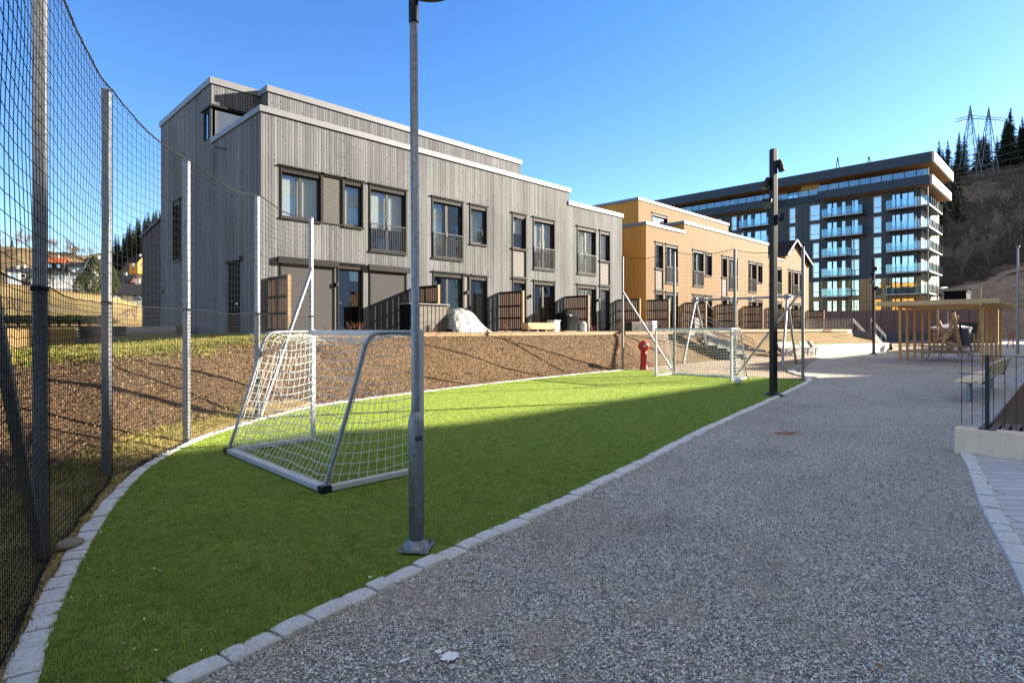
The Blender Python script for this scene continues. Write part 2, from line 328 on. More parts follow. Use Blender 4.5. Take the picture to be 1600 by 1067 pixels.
# ------------------------------------------------------------------ mesh builder
ORG = {}
class MB:
    def __init__(s, T=None, flip=False): s.v, s.f, s.sm, s.T, s.flip = [], [], [], T, flip
    def q(s, pts, smooth=False):
        b = len(s.v)
        for p in pts: s.v.append(tuple(s.T(*p)) if s.T else tuple(p))
        idx = list(range(b, b + len(pts)))
        s.f.append(idx[::-1] if s.flip else idx); s.sm.append(smooth); return s
    def mesh(s, vs, fs, smooth=False):
        b = len(s.v)
        for p in vs: s.v.append(tuple(s.T(*p)) if s.T else tuple(p))
        for f in fs:
            i = [b + k for k in f]; s.f.append(i[::-1] if s.flip else i); s.sm.append(smooth)
        return s
    def box(s, x0, x1, y0, y1, z0, z1):
        x0, x1 = min(x0, x1), max(x0, x1); y0, y1 = min(y0, y1), max(y0, y1); z0, z1 = min(z0, z1), max(z0, z1)
        vs = [(x, y, z) for z in (z0, z1) for y in (y0, y1) for x in (x0, x1)]
        return s.mesh(vs, [(0, 2, 3, 1), (4, 5, 7, 6), (0, 1, 5, 4), (2, 6, 7, 3), (0, 4, 6, 2), (1, 3, 7, 5)])
    def bar(s, a, b, w, h, up=(0, 0, 1)):
        a, b = Vector(a), Vector(b); d = (b - a).normalized(); up = Vector(up)
        if abs(d.dot(up)) > .98: up = Vector((1, 0, 0))
        r = d.cross(up).normalized(); u = r.cross(d)
        vs = [p + r * (sx * w / 2) + u * (sz * h / 2) for p in (a, b) for sz in (-1, 1) for sx in (-1, 1)]
        return s.mesh(vs, [(0, 1, 3, 2), (4, 6, 7, 5), (0, 4, 5, 1), (2, 3, 7, 6), (0, 2, 6, 4), (1, 5, 7, 3)])
    def tube(s, pts, r, n=8, caps=True, closed=False):
        pts = [Vector(p) for p in pts]; k = len(pts)
        rs = r if isinstance(r, (list, tuple)) else [r] * k
        rings = []; prev = None
        for i, p in enumerate(pts):
            d = (pts[min(i + 1, k - 1)] - pts[max(i - 1, 0)])
            if d.length < 1e-9: d = Vector((0, 0, 1))
            d.normalize()
            if prev is None:
                a = Vector((0, 0, 1)) if abs(d.z) < .9 else Vector((1, 0, 0)); x = d.cross(a).normalized()
            else:
                x = prev - d * prev.dot(d)
                x = x.normalized() if x.length > 1e-6 else d.orthogonal().normalized()
            prev = x; y = d.cross(x)
            rings.append([p + (x * math.cos(2 * math.pi * j / n) + y * math.sin(2 * math.pi * j / n)) * rs[i] for j in range(n)])
        vs = [v for rg in rings for v in rg]
        fs = [(i * n + j, i * n + (j + 1) % n, (i + 1) * n + (j + 1) % n, (i + 1) * n + j) for i in range(k - 1) for j in range(n)]
        s.mesh(vs, fs, n > 4)
        if caps and n > 2:
            s.mesh(rings[0], [tuple(range(n))[::-1]]); s.mesh(rings[-1], [tuple(range(n))])
        return s
    def cyl(s, a, b, r0, r1=None, n=16): return s.tube([a, b], [r0, r0 if r1 is None else r1], n)
    def lathe(s, c, prof, n=20):
        c = Vector(c); pr = prof
        vs = [c + Vector((r * math.cos(2 * math.pi * j / n), r * math.sin(2 * math.pi * j / n), z)) for r, z in pr for j in range(n)]
        fs = [(i * n + j, i * n + (j + 1) % n, (i + 1) * n + (j + 1) % n, (i + 1) * n + j) for i in range(len(pr) - 1) for j in range(n)]
        return s.mesh(vs, fs, True)
    def sphere(s, c, r, n=16, sc=(1, 1, 1)):
        c = Vector(c); vs, fs = [], []; h = n // 2
        for i in range(h + 1):
            a = math.pi * i / h
            for j in range(n):
                b = 2 * math.pi * j / n
                vs.append(c + Vector((r * sc[0] * math.sin(a) * math.cos(b), r * sc[1] * math.sin(a) * math.sin(b), r * sc[2] * math.cos(a))))
        for i in range(h):
            for j in range(n): fs.append((i * n + j, (i + 1) * n + j, (i + 1) * n + (j + 1) % n, i * n + (j + 1) % n))
        return s.mesh(vs, fs, True)
    def prism(s, poly, z0, z1):
        n = len(poly); vs = [(x, y, z0) for x, y in poly] + [(x, y, z1) for x, y in poly]
        return s.mesh(vs, [tuple(range(n))[::-1], tuple(range(n, 2 * n))] + [(i, (i + 1) % n, n + (i + 1) % n, n + i) for i in range(n)])
    def build(s, name, mat, parent=None, bevel=0.):
        o0 = Vector(ORG.get(parent.name, (0, 0, 0))) if parent else Vector((0, 0, 0))
        me = bpy.data.meshes.new(name)
        me.from_pydata([(v[0] - o0.x, v[1] - o0.y, v[2] - o0.z) for v in s.v], [], s.f)
        me.polygons.foreach_set('use_smooth', s.sm); me.update()
        me.materials.append(M[mat] if isinstance(mat, str) else mat)
        o = bpy.data.objects.new(name, me); COL.objects.link(o)
        if parent: o.parent = parent
        ORG[o.name] = tuple(o0)
        if bevel:
            b = o.modifiers.new('bevel', 'BEVEL'); b.width = bevel; b.segments = 2; b.limit_method = 'ANGLE'
        return o
def tag(o, label=None, cat=None, group=None, kind=None):
    if label: o['label'] = label
    if cat: o['category'] = cat
    if group: o['group'] = group
    if kind: o['kind'] = kind
    return o
def root(name, loc, label, cat, group=None, local=False):
    o = bpy.data.objects.new(name, None); COL.objects.link(o); o.location = loc; o.empty_display_size = .2
    ORG[o.name] = (0, 0, 0) if local else tuple(loc)
    return tag(o, label, cat, group)
def copy_tree(o, loc=None, rz=None, label=None, group=None, scale=None, parent=None):
    c = o.copy(); COL.objects.link(c)
    if parent: c.parent = parent
    else:
        if loc is not None: c.location = loc
        if rz is not None: c.rotation_euler = (0, 0, rz)
        if scale is not None: c.scale = scale if isinstance(scale, tuple) else (scale,) * 3
        if label: c['label'] = label
        if group: c['group'] = group
    for ch in list(o.children): copy_tree(ch, parent=c)
    return c
def structure(mb, name, mat, bevel=0.): return tag(mb.build(name, mat, None, bevel), kind='structure')
def nz(x, y, z, s=1.): return noise.noise(Vector((x * s, y * s, z * s)))

# polylines
def interp(poly, x, xi=0, yi=1):
    for a, b in zip(poly, poly[1:]):
        if (a[xi] <= x <= b[xi]): return a[yi] + (b[yi] - a[yi]) * (x - a[xi]) / max(1e-9, b[xi] - a[xi])
    return poly[0][yi] if x < poly[0][xi] else poly[-1][yi]
def smooth_line(pts, sub=8):
    out = []; n = len(pts)
    for i in range(n - 1):
        p0, p1, p2, p3 = [Vector(pts[max(0, min(n - 1, k))]) for k in (i - 1, i, i + 1, i + 2)]
        for j in range(sub):
            t = j / sub
            out.append(.5 * ((2 * p1) + (p2 - p0) * t + (2 * p0 - 5 * p1 + 4 * p2 - p3) * t * t + (3 * p1 - p0 - 3 * p2 + p3) * t ** 3))
    out.append(Vector(pts[-1])); return out
K_LEFT = smooth_line([(.05, 1.9), (.14, 2.8), (.27, 3.5), (.43, 4.18), (.77, 5.35), (1.19, 6.54), (1.75, 7.8), (2.57, 9.0), (3.53, 9.95), (4.6, 10.75), (5.86, 11.45), (8.5, 12.0), (12, 12.5), (16.2, 12.9), (19.4, 12.95)])
def shift_line(L, o):
    out = []
    for i, p in enumerate(L):
        d = (L[min(i + 1, len(L) - 1)] - L[max(i - 1, 0)]).normalized(); out.append(p + Vector((d.y, -d.x)) * o)
    return out
K_IN = shift_line(K_LEFT, .10)
K_RIGHT = smooth_line([(.5, 2.95), (1.04, 3.04), (1.43, 3.11), (2.08, 3.22), (3.0, 3.36), (3.93, 3.5), (6.1, 3.9), (8.78, 4.42), (14.1, 5.3), (18.6, 6.1), (20.3, 6.55)])

# ------------------------------------------------------------------ ground sheets
mb = MB(); mb.q([(-700, -300, -.06), (1500, -300, -.06), (1500, 1500, -.06), (-700, 1500, -.06)]); structure(mb, 'ground', 'gravel')
mb = MB(); mb.q([(-8, -6.2, -.008), (85, -6.2, -.008), (85, 16, -.008), (-8, 16, -.008)]); structure(mb, 'gravel_path', 'gravel')
turf_poly = [(p.x, p.y) for p in K_IN] + [(19.6, 12.9), (19.5, 6.3)] + [(p.x, p.y) for p in K_RIGHT[::-1] if p.x < 19.4] + [(.3, 1.9)]
mb = MB(); mb.q([(x, y, .014) for x, y in turf_poly[::-1]]); structure(mb, 'turf_pitch', 'turf')
sand_poly = [(19.3, 13.2), (19.3, 6.4), (20.3, 6.7), (22.5, 7.6), (25.5, 8.5), (29, 9.3), (34, 10.4), (38.5, 12.2), (39, 15.5), (19.3, 14.5)]
mb = MB(); mb.q([(x, y, .006) for x, y in sand_poly]); structure(mb, 'play_sand', 'sand')
mb = MB(); mb.q([(46, 9.6, .004), (85, 7.5, .004), (85, 24, .004), (46, 24, .004)]); structure(mb, 'sunlit_path', 'sand')

def kerb(name, line, wid, lmin, lmax, side, zt, seed, mat='kerb'):
    rnd = random.Random(seed); mb = MB()
    L = [0]
    for a, b in zip(line, line[1:]): L.append(L[-1] + (b - a).length)
    def pt(s):
        for i in range(len(L) - 1):
            if s <= L[i + 1] or i == len(L) - 2:
                t = (s - L[i]) / (L[i + 1] - L[i]); d = (line[i + 1] - line[i]).normalized(); return line[i].lerp(line[i + 1], t), Vector((-d.y, d.x))
    s = 0.
    while s < L[-1] - .05:
        l = rnd.uniform(lmin, lmax); e = min(s + l, L[-1]); g = rnd.uniform(.004, .010)
        z = zt + rnd.uniform(-.007, .007); wj = rnd.uniform(-.014, .018); k = 4; rows = []
        for i in range(k + 1):
            t = s + g + (e - s - 2 * g) * i / k; p, n = pt(t)
            p = Vector(p[:2]); row = []
            endr = .010 if i in (0, k) else 0
            for (o, zz) in ((-.004 - rnd.uniform(0, .004), -.06), (-.002, z - .012), (.010 + rnd.uniform(0, .004), z - rnd.uniform(0, .004) - endr), (wid * .5, z + rnd.uniform(-.003, .003) - endr), (wid + wj - .012, z - rnd.uniform(0, .004) - endr), (wid + wj, z - .014), (wid + wj + .004, -.06)):
                q = p + n * (o + (rnd.uniform(-.005, .005) if o > .02 or o < .005 else 0)) * side; row.append((q.x, q.y, zz))
            rows.append(row)
        m_ = 7; vs = [v for r in rows for v in r]
        fs = [(i * m_ + j, i * m_ + j + 1, (i + 1) * m_ + j + 1, (i + 1) * m_ + j) for i in range(k) for j in range(m_ - 1)]
        if side < 0: fs = [f[::-1] for f in fs]
        fs = [f[::-1] for f in fs]
        fs += [tuple(range(m_)), tuple(range(k * m_, k * m_ + m_))[::-1]]
        mb.mesh(vs, fs); s = e
    return structure(mb, name, mat)
kerb('kerb_left', K_IN, .125, .16, .30, 1, .03, 1)
kerb('kerb_right', K_RIGHT, .125, .12, .26, -1, .024, 2)
kerb('sand_kerb', smooth_line([(20.45, 6.62), (21.3, 7.25), (22.6, 8.0), (24.5, 8.6), (27, 9.0)]), .3, .9, 1.2, -1, .05, 3, 'greyconc')
K_PAVE = smooth_line([(9.63, 1.23), (8.2, .95), (6.72, .70), (5.2, .38), (4.19, .2), (3.3, .02), (2.4, -.2)])
kerb('kerb_paving', K_PAVE, .13, .16, .3, 1, .03, 4)
mb = MB(); mb.q([(p.x, p.y - .13, .004) for p in K_PAVE[::-1]] + [(9.9, 1.1, .004), (9.9, -5, .004), (2, -5, .004)]); structure(mb, 'paving', 'pavers')

# bank between kerb and terrace: height field
EDGE_Y = 15.5
def foot(x):
    if x < 1.19: return interp([(-20, 2), (-6, 2.5), (.2, 4.0), (1.19, 6.8)], x) if x < .2 else interp([(.2, 4.2), (.43, 4.5), (.77, 5.6), (1.19, 6.8)], x)
    return interp([(1.19, 6.8), (2.57, 9.25), (3.53, 10.2), (4.6, 11.0), (5.86, 11.7), (8.5, 12.25), (12, 12.75), (16.2, 13.15), (19.7, 13.0), (24, 13.2), (28, 13.6), (38, 13.4), (38.6, 12.75), (48.5, 10.55), (53, 10.8), (60, 12)], x)
def bank_h(x, y):
    top = 1.36 if x > 7 else 1.02 + .34 * max(0, min(1, (x - 1.5) / 5))
    f = foot(x); yt = EDGE_Y - .02 if x > 7 else max(f + 2.5, min(15.5, 13.2 + .3 * x))
    base = .5 if x > 38.5 and x < 52 else .0
    if y <= f: return -.03 if base == 0 else base
    t = (y - f) / (yt - f)
    if t < 1:
        t = max(0, t); s = t * .55 + .45 * (t * t * (3 - 2 * t)); return base + (top - base) * s + (.06 * nz(x, y, 3, .9) + .025 * nz(x, y, 1, 4)) * min(1, t * 6) * min(1, (1 - t) * 5)
    if x < 7.3:
        return min(1.6, top + .006 * (y - yt)) + .02 * nz(x, y, 1, 2)
    return top
xs = []; x = -14.
while x < 58: xs.append(x); x += .12 if x < 22 else .35
mb = MB(); n = len(xs); NV = 70; vs, fs = [], []
for i, x in enumerate(xs):
    f = foot(x) - .02; ye = EDGE_Y if x > 7 else 22 if x < 4 else 22
    yt = EDGE_Y if x > 7 else max(foot(x) + 2.5, min(15.5, 13.2 + .3 * x))
    for j in range(NV + 1):
        if j <= 50: y = f + (yt - f) * j / 50
        else: y = yt + (30 - yt) * ((j - 50) / 20) ** 1.3 if x < 7.35 else yt + .01 * (j - 50) / 20
        vs.append((x, y, bank_h(x, y) + .0))
for i in range(n - 1):
    for j in range(NV): a = i * (NV + 1) + j; fs.append((a, a + NV + 1, a + NV + 2, a + 1))
mb.mesh(vs, fs, True); BANK = structure(mb, 'planted_bank', 'bank')

# terrace behind the bank
mb = MB(); mb.box(7.1, 29.5, EDGE_Y + .06, 18.7, 1.2, 1.49); mb.box(29.5, 60, EDGE_Y + .06, 18.7, 1.2, 1.58); structure(mb, 'terrace', 'greyconc')
rt = root('terrace_edging', (7, EDGE_Y, 1.3), 'pale sawn timber edging along the top of the brown bank', 'edging')
x = 7.05
while x < 59:
    e = min(x + 4.2, 59.); z = 1.5 if x < 29 else 1.6
    MB().box(x, e - .012, EDGE_Y - .03, EDGE_Y + .05, z - .17, z - .035).box(x, e - .012, EDGE_Y - .045, EDGE_Y + .10, z - .033, z).build('plank', 'ltimber', rt); x = e

# ------------------------------------------------------------------ facade kit (u along the wall, d into the house, z up)
def TY(Y): return (lambda u, d, z: (u, Y + d, z)), False
def TX(X): return (lambda u, d, z: (X + d, u, z)), True
def wall_sheet(mb, u0, u1, z0, z1, holes, depth=.22):
    us = sorted({u0, u1, *[min(max(h[0], u0), u1) for h in holes], *[min(max(h[1], u0), u1) for h in holes]}); zs = sorted({z0, z1, *[min(max(h[2], z0), z1) for h in holes], *[min(max(h[3], z0), z1) for h in holes]})
    for a, b in zip(us, us[1:]):
        for c, d in zip(zs, zs[1:]):
            mu, mz = (a + b) / 2, (c + d) / 2
            if any(h[0] < mu < h[1] and h[2] < mz < h[3] for h in holes): continue
            mb.q([(a, 0, c), (b, 0, c), (b, 0, d), (a, 0, d)])
    for h in holes:
        a, b, c, d = h[:4]
        mb.q([(a, 0, c), (a, 0, d), (a, depth, d), (a, depth, c)]); mb.q([(b, 0, c), (b, depth, c), (b, depth, d), (b, 0, d)])
        mb.q([(a, 0, d), (b, 0, d), (b, depth, d), (a, depth, d)]); mb.q([(a, 0, c), (a, depth, c), (b, depth, c), (b, 0, c)])
class Facade:
    def __init__(s, rt, T, frame='frame', trim='trim', glass='glass'): s.rt, s.T, s.fr, s.tr, s.gl = rt, T, frame, trim, glass
    def mb(s): return MB(*s.T)
    def frame_rect(s, m, a, b, c, d, w, d0, d1):
        m.box(a, a + w, d0, d1, c, d); m.box(b - w, b, d0, d1, c, d); m.box(a + w, b - w, d0, d1, c, c + w); m.box(a + w, b - w, d0, d1, d - w, d)
    def unit(s, kind, a, b, c, d, cur=0, label=None):
        """kind: win1 win2 french door slide shut panel panelw tilt"""
        m = s.mb(); w = .045
        # trim casing, drip board on top
        s.frame_rect(m, a - .0, b + .0, c, d, w, -.03, .10)
        m.box(a - .06, b + .06, -.075, -.002, d + .003, d + .045)
        if kind in ('win1', 'win2', 'tilt', 'french'): m.box(a - .02, b + .02, -.06, -.031, c - .035, c + .02)
        nm = {'door': 'door', 'slide': 'door', 'shut': 'blind', 'panel': 'wall_panel', 'panelw': 'wall_panel'}.get(kind, 'window')
        ia, ib, ic, id_ = a + w, b - w, c + w, d - w
        if kind in ('panel', 'panelw'):
            o = s.mb(); o.box(ia, ib, .02, .05, ic, id_); f = m.build(nm, s.tr, s.rt)
            o.build('slats', 'slat' if kind == 'panel' else 'slatw', f); return f
        if kind == 'shut':
            f = m.build('window', s.tr, s.rt)
            o = s.mb(); o.box(ia, ib, .0, .02, ic - .03, id_ - .06); o.build('blind', 'blind', f)
            o = s.mb(); o.box(a - .10, b + .10, -.13, -.032, id_ - .12, id_ + .10); o.build('blind_box', s.tr, f, .012); return f
        # blind box at head
        m.box(ia, ib, .0, .07, id_ - .13, id_); id_ -= .13
        f = m.build(nm, s.tr, s.rt)
        g = s.mb(); h = s.mb()
        halves = [(ia, ib)] if kind in ('win1', 'door', 'tilt') else [(ia, (ia + ib) / 2), ((ia + ib) / 2, ib)]
        for i, (p, q) in enumerate(halves):
            s.frame_rect(g, p + .004, q - .004, ic + .004, id_ - .004, .055, .10, .16)
        g.build('sash', s.fr if kind != 'tilt' else s.fr, f)
        for p, q in halves:
            h.box(p + .058, q - .058, .125, .131, ic + .058, id_ - .058)
        h.build('pane', s.gl, f)
        if kind in ('door', 'french', 'slide'):
            hx = (ib - .03) if kind == 'door' else (ia + ib) / 2
            if kind == 'door': hx = ia + .03
            o = s.mb(); o.box(hx - .012, hx + .012, .06, .10, c + .95, c + 1.13); o.box(hx, hx + .10, .045, .06, c + 1.02, c + 1.04); o.build('handle', 'steel', f)
        if kind == 'french':
            o = s.mb(); y = -.05
            o.box(a + .05, b - .05, y - .02, y + .02, c + 1.0, c + 1.03); o.box(a + .05, b - .05, y - .015, y + .015, c + .06, c + .085)
            nb = int((b - a) / .105)
            for i in range(nb + 1):
                u = a + .06 + (b - a - .12) * i / nb; o.box(u - .007, u + .007, y - .007, y + .007, c + .085, c + 1.0)
            o.build('railing', 'rail', f)
        if cur in (5, 6):   # roller blind half way or all the way down
            MB_ = s.mb(); zb = id_ - (id_ - ic) * (.97 if cur == 5 else .5) if kind != 'french' else id_ - (id_ - ic) * .62
            MB_.box(ia + .05, ib - .05, .22, .226, zb, id_); MB_.build('roller_blind', 'curtain', f)
        elif cur:
            o = s.mb(); rg = {1: (.0, .42), 2: (.6, 1.), 3: (0, 1.), 4: (.3, .7), 7: (.5, 1.)}[cur]; k = 26
            u0, u1 = ia + (ib - ia) * rg[0], ia + (ib - ia) * rg[1]
            pts = [(u0 + (u1 - u0) * i / k, .28 + .03 * math.sin(i * 1.9) + .01 * math.sin(i * .7)) for i in range(k + 1)]
            zc = ic if kind in ('door', 'slide', 'french') else ic - .1
            for p, q in zip(pts, pts[1:]): o.q([(p[0], p[1], zc), (q[0], q[1], zc), (q[0], q[1], id_ + .1), (p[0], p[1], id_ + .1)], True)
            o.build('curtain', 'curtain_g' if cur in (2, 7) else 'curtain', f)
        return f
def cap(mb, u0, u1, z, T=None, d0=-.06, d1=.25, h=.24):
    mb.box(u0 - .0, u1 + .0, d0, d1, z - h, z)

# ------------------------------------------------------------------ grey timber terrace house
YF = 18.6; XL = 7.4; XR = 27.42
rt = root('grey_row_house', (XL, YF, 1.49), 'long grey timber clad terrace house with a dark shaded end wall', 'house'); HOUSE = rt
GW = [('win2', 8.02, 9.45, 5.22, 6.9, 5), ('panel', 9.45, 10.26, 5.22, 6.9, 0), ('tilt', 10.26, 11.05, 5.22, 6.9, 5), ('french', 11.30, 12.92, 4.45, 6.9, 5), ('french', 14.14, 15.76, 4.45, 6.9, 1),
      ('win1', 16.13, 17.13, 5.22, 6.9, 3), ('win1', 18.68, 19.61, 5.26, 6.9, 6), ('panelw', 18.68, 19.61, 3.97, 5.26, 0), ('french', 20.08, 21.64, 4.45, 6.9, 5), ('french', 23.4, 25.0, 4.45, 6.9, 3),
      ('win1', 25.32, 26.27, 5.25, 6.9, 5), ('panelw', 25.32, 26.27, 3.97, 5.25, 0),
      ('shut', 8.0, 9.93, 1.49, 3.9, 0), ('door', 10.04, 11.05, 1.49, 3.9, 0), ('shut', 11.31, 12.92, 1.49, 3.9, 0), ('slide', 14.19, 15.77, 1.49, 3.9, 7), ('door', 16.13, 17.15, 1.49, 3.88, 2),
      ('panelw', 15.77, 16.13, 1.49, 3.88, 0), ('door', 18.7, 19.6, 1.49, 3.9, 0), ('slide', 20.1, 21.65, 1.49, 3.9, 0), ('slide', 23.4, 25.02, 1.49, 3.9, 4), ('door', 25.32, 26.26, 1.49, 3.9, 3)]
holes = [g[1:5] for g in GW]
m = MB(*TY(YF)); wall_sheet(m, XL, 22.75, 1.3, 8.5, [h for h in holes if h[0] < 22.7]); wall_sheet(m, 22.75, XR, 1.3, 7.85, [h for h in holes if h[0] > 22.8])
m.q([(22.75, 0, 7.85), (22.75, 8, 7.85), (22.75, 8, 8.5), (22.75, 0, 8.5)])
m.q([(XR, 0, 1.3), (XR, 11.3, 1.3), (XR, 11.3, 7.85), (XR, 0, 7.85)]); m.q([(XL, 11.3, 1.3), (XL, 11.3, 8.5), (XR, 11.3, 8.5), (XR, 11.3, 1.3)])
m.q([(XL, 0.3, 8.2), (22.75, .3, 8.2), (22.75, 11.3, 8.2), (XL, 11.3, 8.2)]); m.q([(22.75, 0.3, 7.6), (XR, .3, 7.6), (XR, 11.3, 7.6), (22.75, 11.3, 7.6)])
m.build('front_wall', 'grey_clad', rt)
# end wall facing -X, with corner window opening, slit window and door
m = MB(*TX(XL)); eh = [(26.93, 28.0, 4.5, 7.05), (20.35, 21.5, 1.45, 3.88)]
wall_sheet(m, YF, 23.2, 1.2, 8.5, eh); wall_sheet(m, 23.2, 29.9, 1.2, 10.8, [eh[0], (23.2, 24.1, 8.75, 9.9)]); m.build('end_wall', 'grey_clad', rt)
# top storey
m = MB(*TY(23.2)); wall_sheet(m, XL, 9.2, 8.2, 10.8, [(XL, 9.0, 8.75, 9.9)]); m.build('upper_wall', 'grey_clad', rt)
m = MB(); m.q([(9.2, 22.45, 8.2), (9.2, 22.45, 10.8), (9.2, 23.2, 10.8), (9.2, 23.2, 8.2)])
m.q([(9.2, 22.45, 8.2), (23.2, 22.45, 8.2), (23.2, 22.45, 10.8), (9.2, 22.45, 10.8)]); m.q([(23.2, 22.45, 7.6), (23.2, 29.9, 7.6), (23.2, 29.9, 10.8), (23.2, 22.45, 10.8)])
m.q([(XL, 29.9, 8), (XL, 29.9, 10.8), (23.2, 29.9, 10.8), (23.2, 29.9, 8)]); m.build('upper_wall', 'grey_clad', rt)
m = MB(); m.q([(XL + .1, 23.3, 10.7), (9.3, 23.3, 10.7), (9.3, 22.55, 10.7), (23.1, 22.55, 10.7), (23.1, 29.8, 10.7), (XL + .1, 29.8, 10.7)]); m.build('roof', 'slate', rt)
# caps
m = MB()
def capx(m, x0, x1, y, z, h=.19): m.box(x0, x1, y - .06, y + .28, z - h, z)
def capy(m, x, y0, y1, z, h=.19): m.box(x - .06, x + .28, y0, y1, z - h, z)
capx(m, XL - .06, 22.82, YF, 8.69); capy(m, XL, YF + .285, 23.13, 8.688); capx(m, 22.66, XR + .06, YF, 8.06, .2); m.box(22.6, 22.82, YF + .285, YF + 4, 8.47, 8.688)
capy(m, XR - .22, YF + .285, 29.9, 8.058)
capy(m, XL, 23.145, 29.96, 11.0, .24); capx(m, XL + .285, 9.13, 23.205, 10.998, .24); capx(m, 9.14, 23.26, 22.45, 11.0, .24); capy(m, 9.2, 22.735, 23.14, 10.998, .24)
capy(m, 22.98, 22.735, 29.9, 10.998, .24)
m.build('roof_cap', 'cap', rt)
fa = Facade(rt, TY(YF))
for g in GW: fa.unit(*g)
fe = Facade(rt, TX(XL)); fe.unit('win1', 26.93, 28.0, 4.5, 7.05)
m = MB(*TX(XL)); m.box(20.36, 21.49, .03, .08, 1.46, 3.87); m.box(20.25, 21.6, -.06, -.005, 3.89, 3.96); d = m.build('door', 'blacksheet', rt)
m = MB(*TX(XL)); m.box(20.45, 20.6, -.05, .028, 2.45, 2.48); m.build('handle', 'steel', d)
# corner window
m = MB(); fx = XL + .03; 
for (a, b) in ((8.76, 8.83), (9.82, 9.89)):
    m.box(fx, fx + .08, 23.28, 24.1, a, b); m.box(fx, 9.0, 23.2, 23.28, a, b)
m.box(fx, fx + .08, 24.03, 24.1, 8.83, 9.82); m.box(fx, fx + .10, 23.2, 23.30, 8.83, 9.82); m.box(8.92, 9.0, 23.2, 23.28, 8.83, 9.82); m.box(XL - .07, 9.06, 23.08, 23.195, 9.89, 9.97); m.box(XL - .07, XL - .003, 23.195, 24.2, 9.89, 9.97)
m.box(fx, fx + .05, 23.62, 23.68, 8.83, 9.82)
f = m.build('window', 'trim', rt)
m = MB(); m.box(fx + .03, fx + .036, 23.3, 24.03, 8.83, 9.82); m.box(fx + .1, 8.92, 23.23, 23.236, 8.83, 9.82); m.build('pane', 'glass', f)
MB().tube([(XL - .0, 21.65, 7.97), (XL - .42, 21.65, 7.96)], .035, 10).build('overflow_pipe', 'cap', rt)
def wall_lamp(rt, T, u, z, mat='black'):
    m = MB(*T); m.box(u - .045, u + .045, -.11, -.003, z - .07, z + .07); m.build('wall_lamp', mat, rt, .008)
wall_lamp(rt, TX(XL), 29.5, 3.3); wall_lamp(rt, TX(XL), 20.2, 3.98)
for u in (9.985, 15.95, 19.88, 25.17): wall_lamp(rt, TY(YF), u, 3.15)
# interior floors so that rooms are not bottomless
MB().box(XL + .3, XR - .3, YF + .4, 29.6, 1.3, 1.45).box(XL + .3, XR - .3, YF + .4, 29.6, 4.15, 4.35).box(XL + .3, XR - .3, YF + 2.6, YF + 2.7, 1.45, 7.5).build('interior', 'lframe', rt)

# ------------------------------------------------------------------ ochre timber terrace house
XO = 29.9; XE = 57.9
rt = root('ochre_row_house', (XO, YF, 1.58), 'long ochre timber clad terrace house with a small gable at its far end', 'house')
OW = []
OW += [('win1', 30.92, 31.85, 5.25, 6.88, 0), ('panelw', 30.92, 31.85, 3.97, 5.25, 0), ('french', 32.13, 33.65, 4.45, 6.88, 0), ('french', 35.61, 37.13, 4.45, 6.88, 0), ('win1', 37.36, 38.36, 5.24, 6.85, 0),
       ('win1', 39.84, 40.74, 5.27, 6.85, 0), ('panelw', 39.84, 40.74, 3.95, 5.27, 0), ('french', 41.0, 42.49, 4.46, 6.85, 0), ('french', 44.45, 45.95, 4.46, 6.83, 0), ('win1', 46.2, 47.11, 5.25, 6.83, 0),
       ('win1', 48.55, 49.45, 5.25, 6.82, 0), ('panelw', 48.55, 49.45, 3.95, 5.25, 0), ('french', 49.75, 51.25, 4.5, 6.8, 0), ('win1', 52.7, 53.4, 4.55, 6.8, 0), ('french', 53.62, 55.15, 4.5, 6.8, 0), ('win1', 55.5, 56.3, 4.5, 6.8, 0)]
for a, b, k in ((30.92, 31.85, 'door'), (32.13, 33.65, 'slide'), (35.61, 37.13, 'slide'), (37.36, 38.36, 'door'), (39.84, 40.74, 'door'), (41.0, 42.49, 'slide'), (44.45, 45.95, 'slide'), (46.2, 47.11, 'door'), (48.55, 49.45, 'door'), (49.75, 51.25, 'slide'), (53.62, 55.15, 'slide'), (55.5, 56.3, 'door')):
    OW.append((k, a, b, 1.58, 3.9, 0))
holes = [g[1:5] for g in OW]
m = MB(*TY(YF))
for a, b, z in ((XO, 34.47, 7.8), (34.47, 48.26, 8.45), (48.26, 52.1, 7.45), (52.1, XE, 7.45)): wall_sheet(m, a, b, 1.3, z, [h for h in holes if a < h[0] < b])
m.q([(52.1, 0, 7.45), (XE, 0, 7.45), (XE, 0, 7.7), (54.1, 0, 9.4), (52.1, 0, 8.1)])
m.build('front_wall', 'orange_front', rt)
m = MB(); m.q([(XO, YF, 1.3), (XO, 29.9, 1.3), (XO, 29.9, 7.8), (XO, YF, 7.8)]); m.q([(34.47, YF, 7.6), (34.47, 22.45, 7.6), (34.47, 22.45, 8.45), (34.47, YF, 8.45)])
m.q([(48.26, YF, 7.3), (48.26, 26, 7.3), (48.26, 26, 8.45), (48.26, YF, 8.45)]); m.q([(XE, YF, 1.3), (XE, 29.9, 1.3), (XE, 29.9, 7.7), (XE, YF, 7.7)]); m.q([(52.1, YF, 7.3), (52.1, 29.9, 7.3), (52.1, 29.9, 8.1), (52.1, YF, 8.1)])
m.q([(XO, 29.9, 1.3), (XE, 29.9, 1.3), (XE, 29.9, 8.45), (XO, 29.9, 8.45)])
m.q([(35.1, 22.45, 7.6), (35.1, 29.9, 7.6), (35.1, 29.9, 10.7), (35.1, 22.45, 10.7)]); m.q([(49.4, 22.45, 7.6), (49.4, 29.9, 7.6), (49.4, 29.9, 10.7), (49.4, 22.45, 10.7)]); m.build('side_wall', 'orange_side', rt)
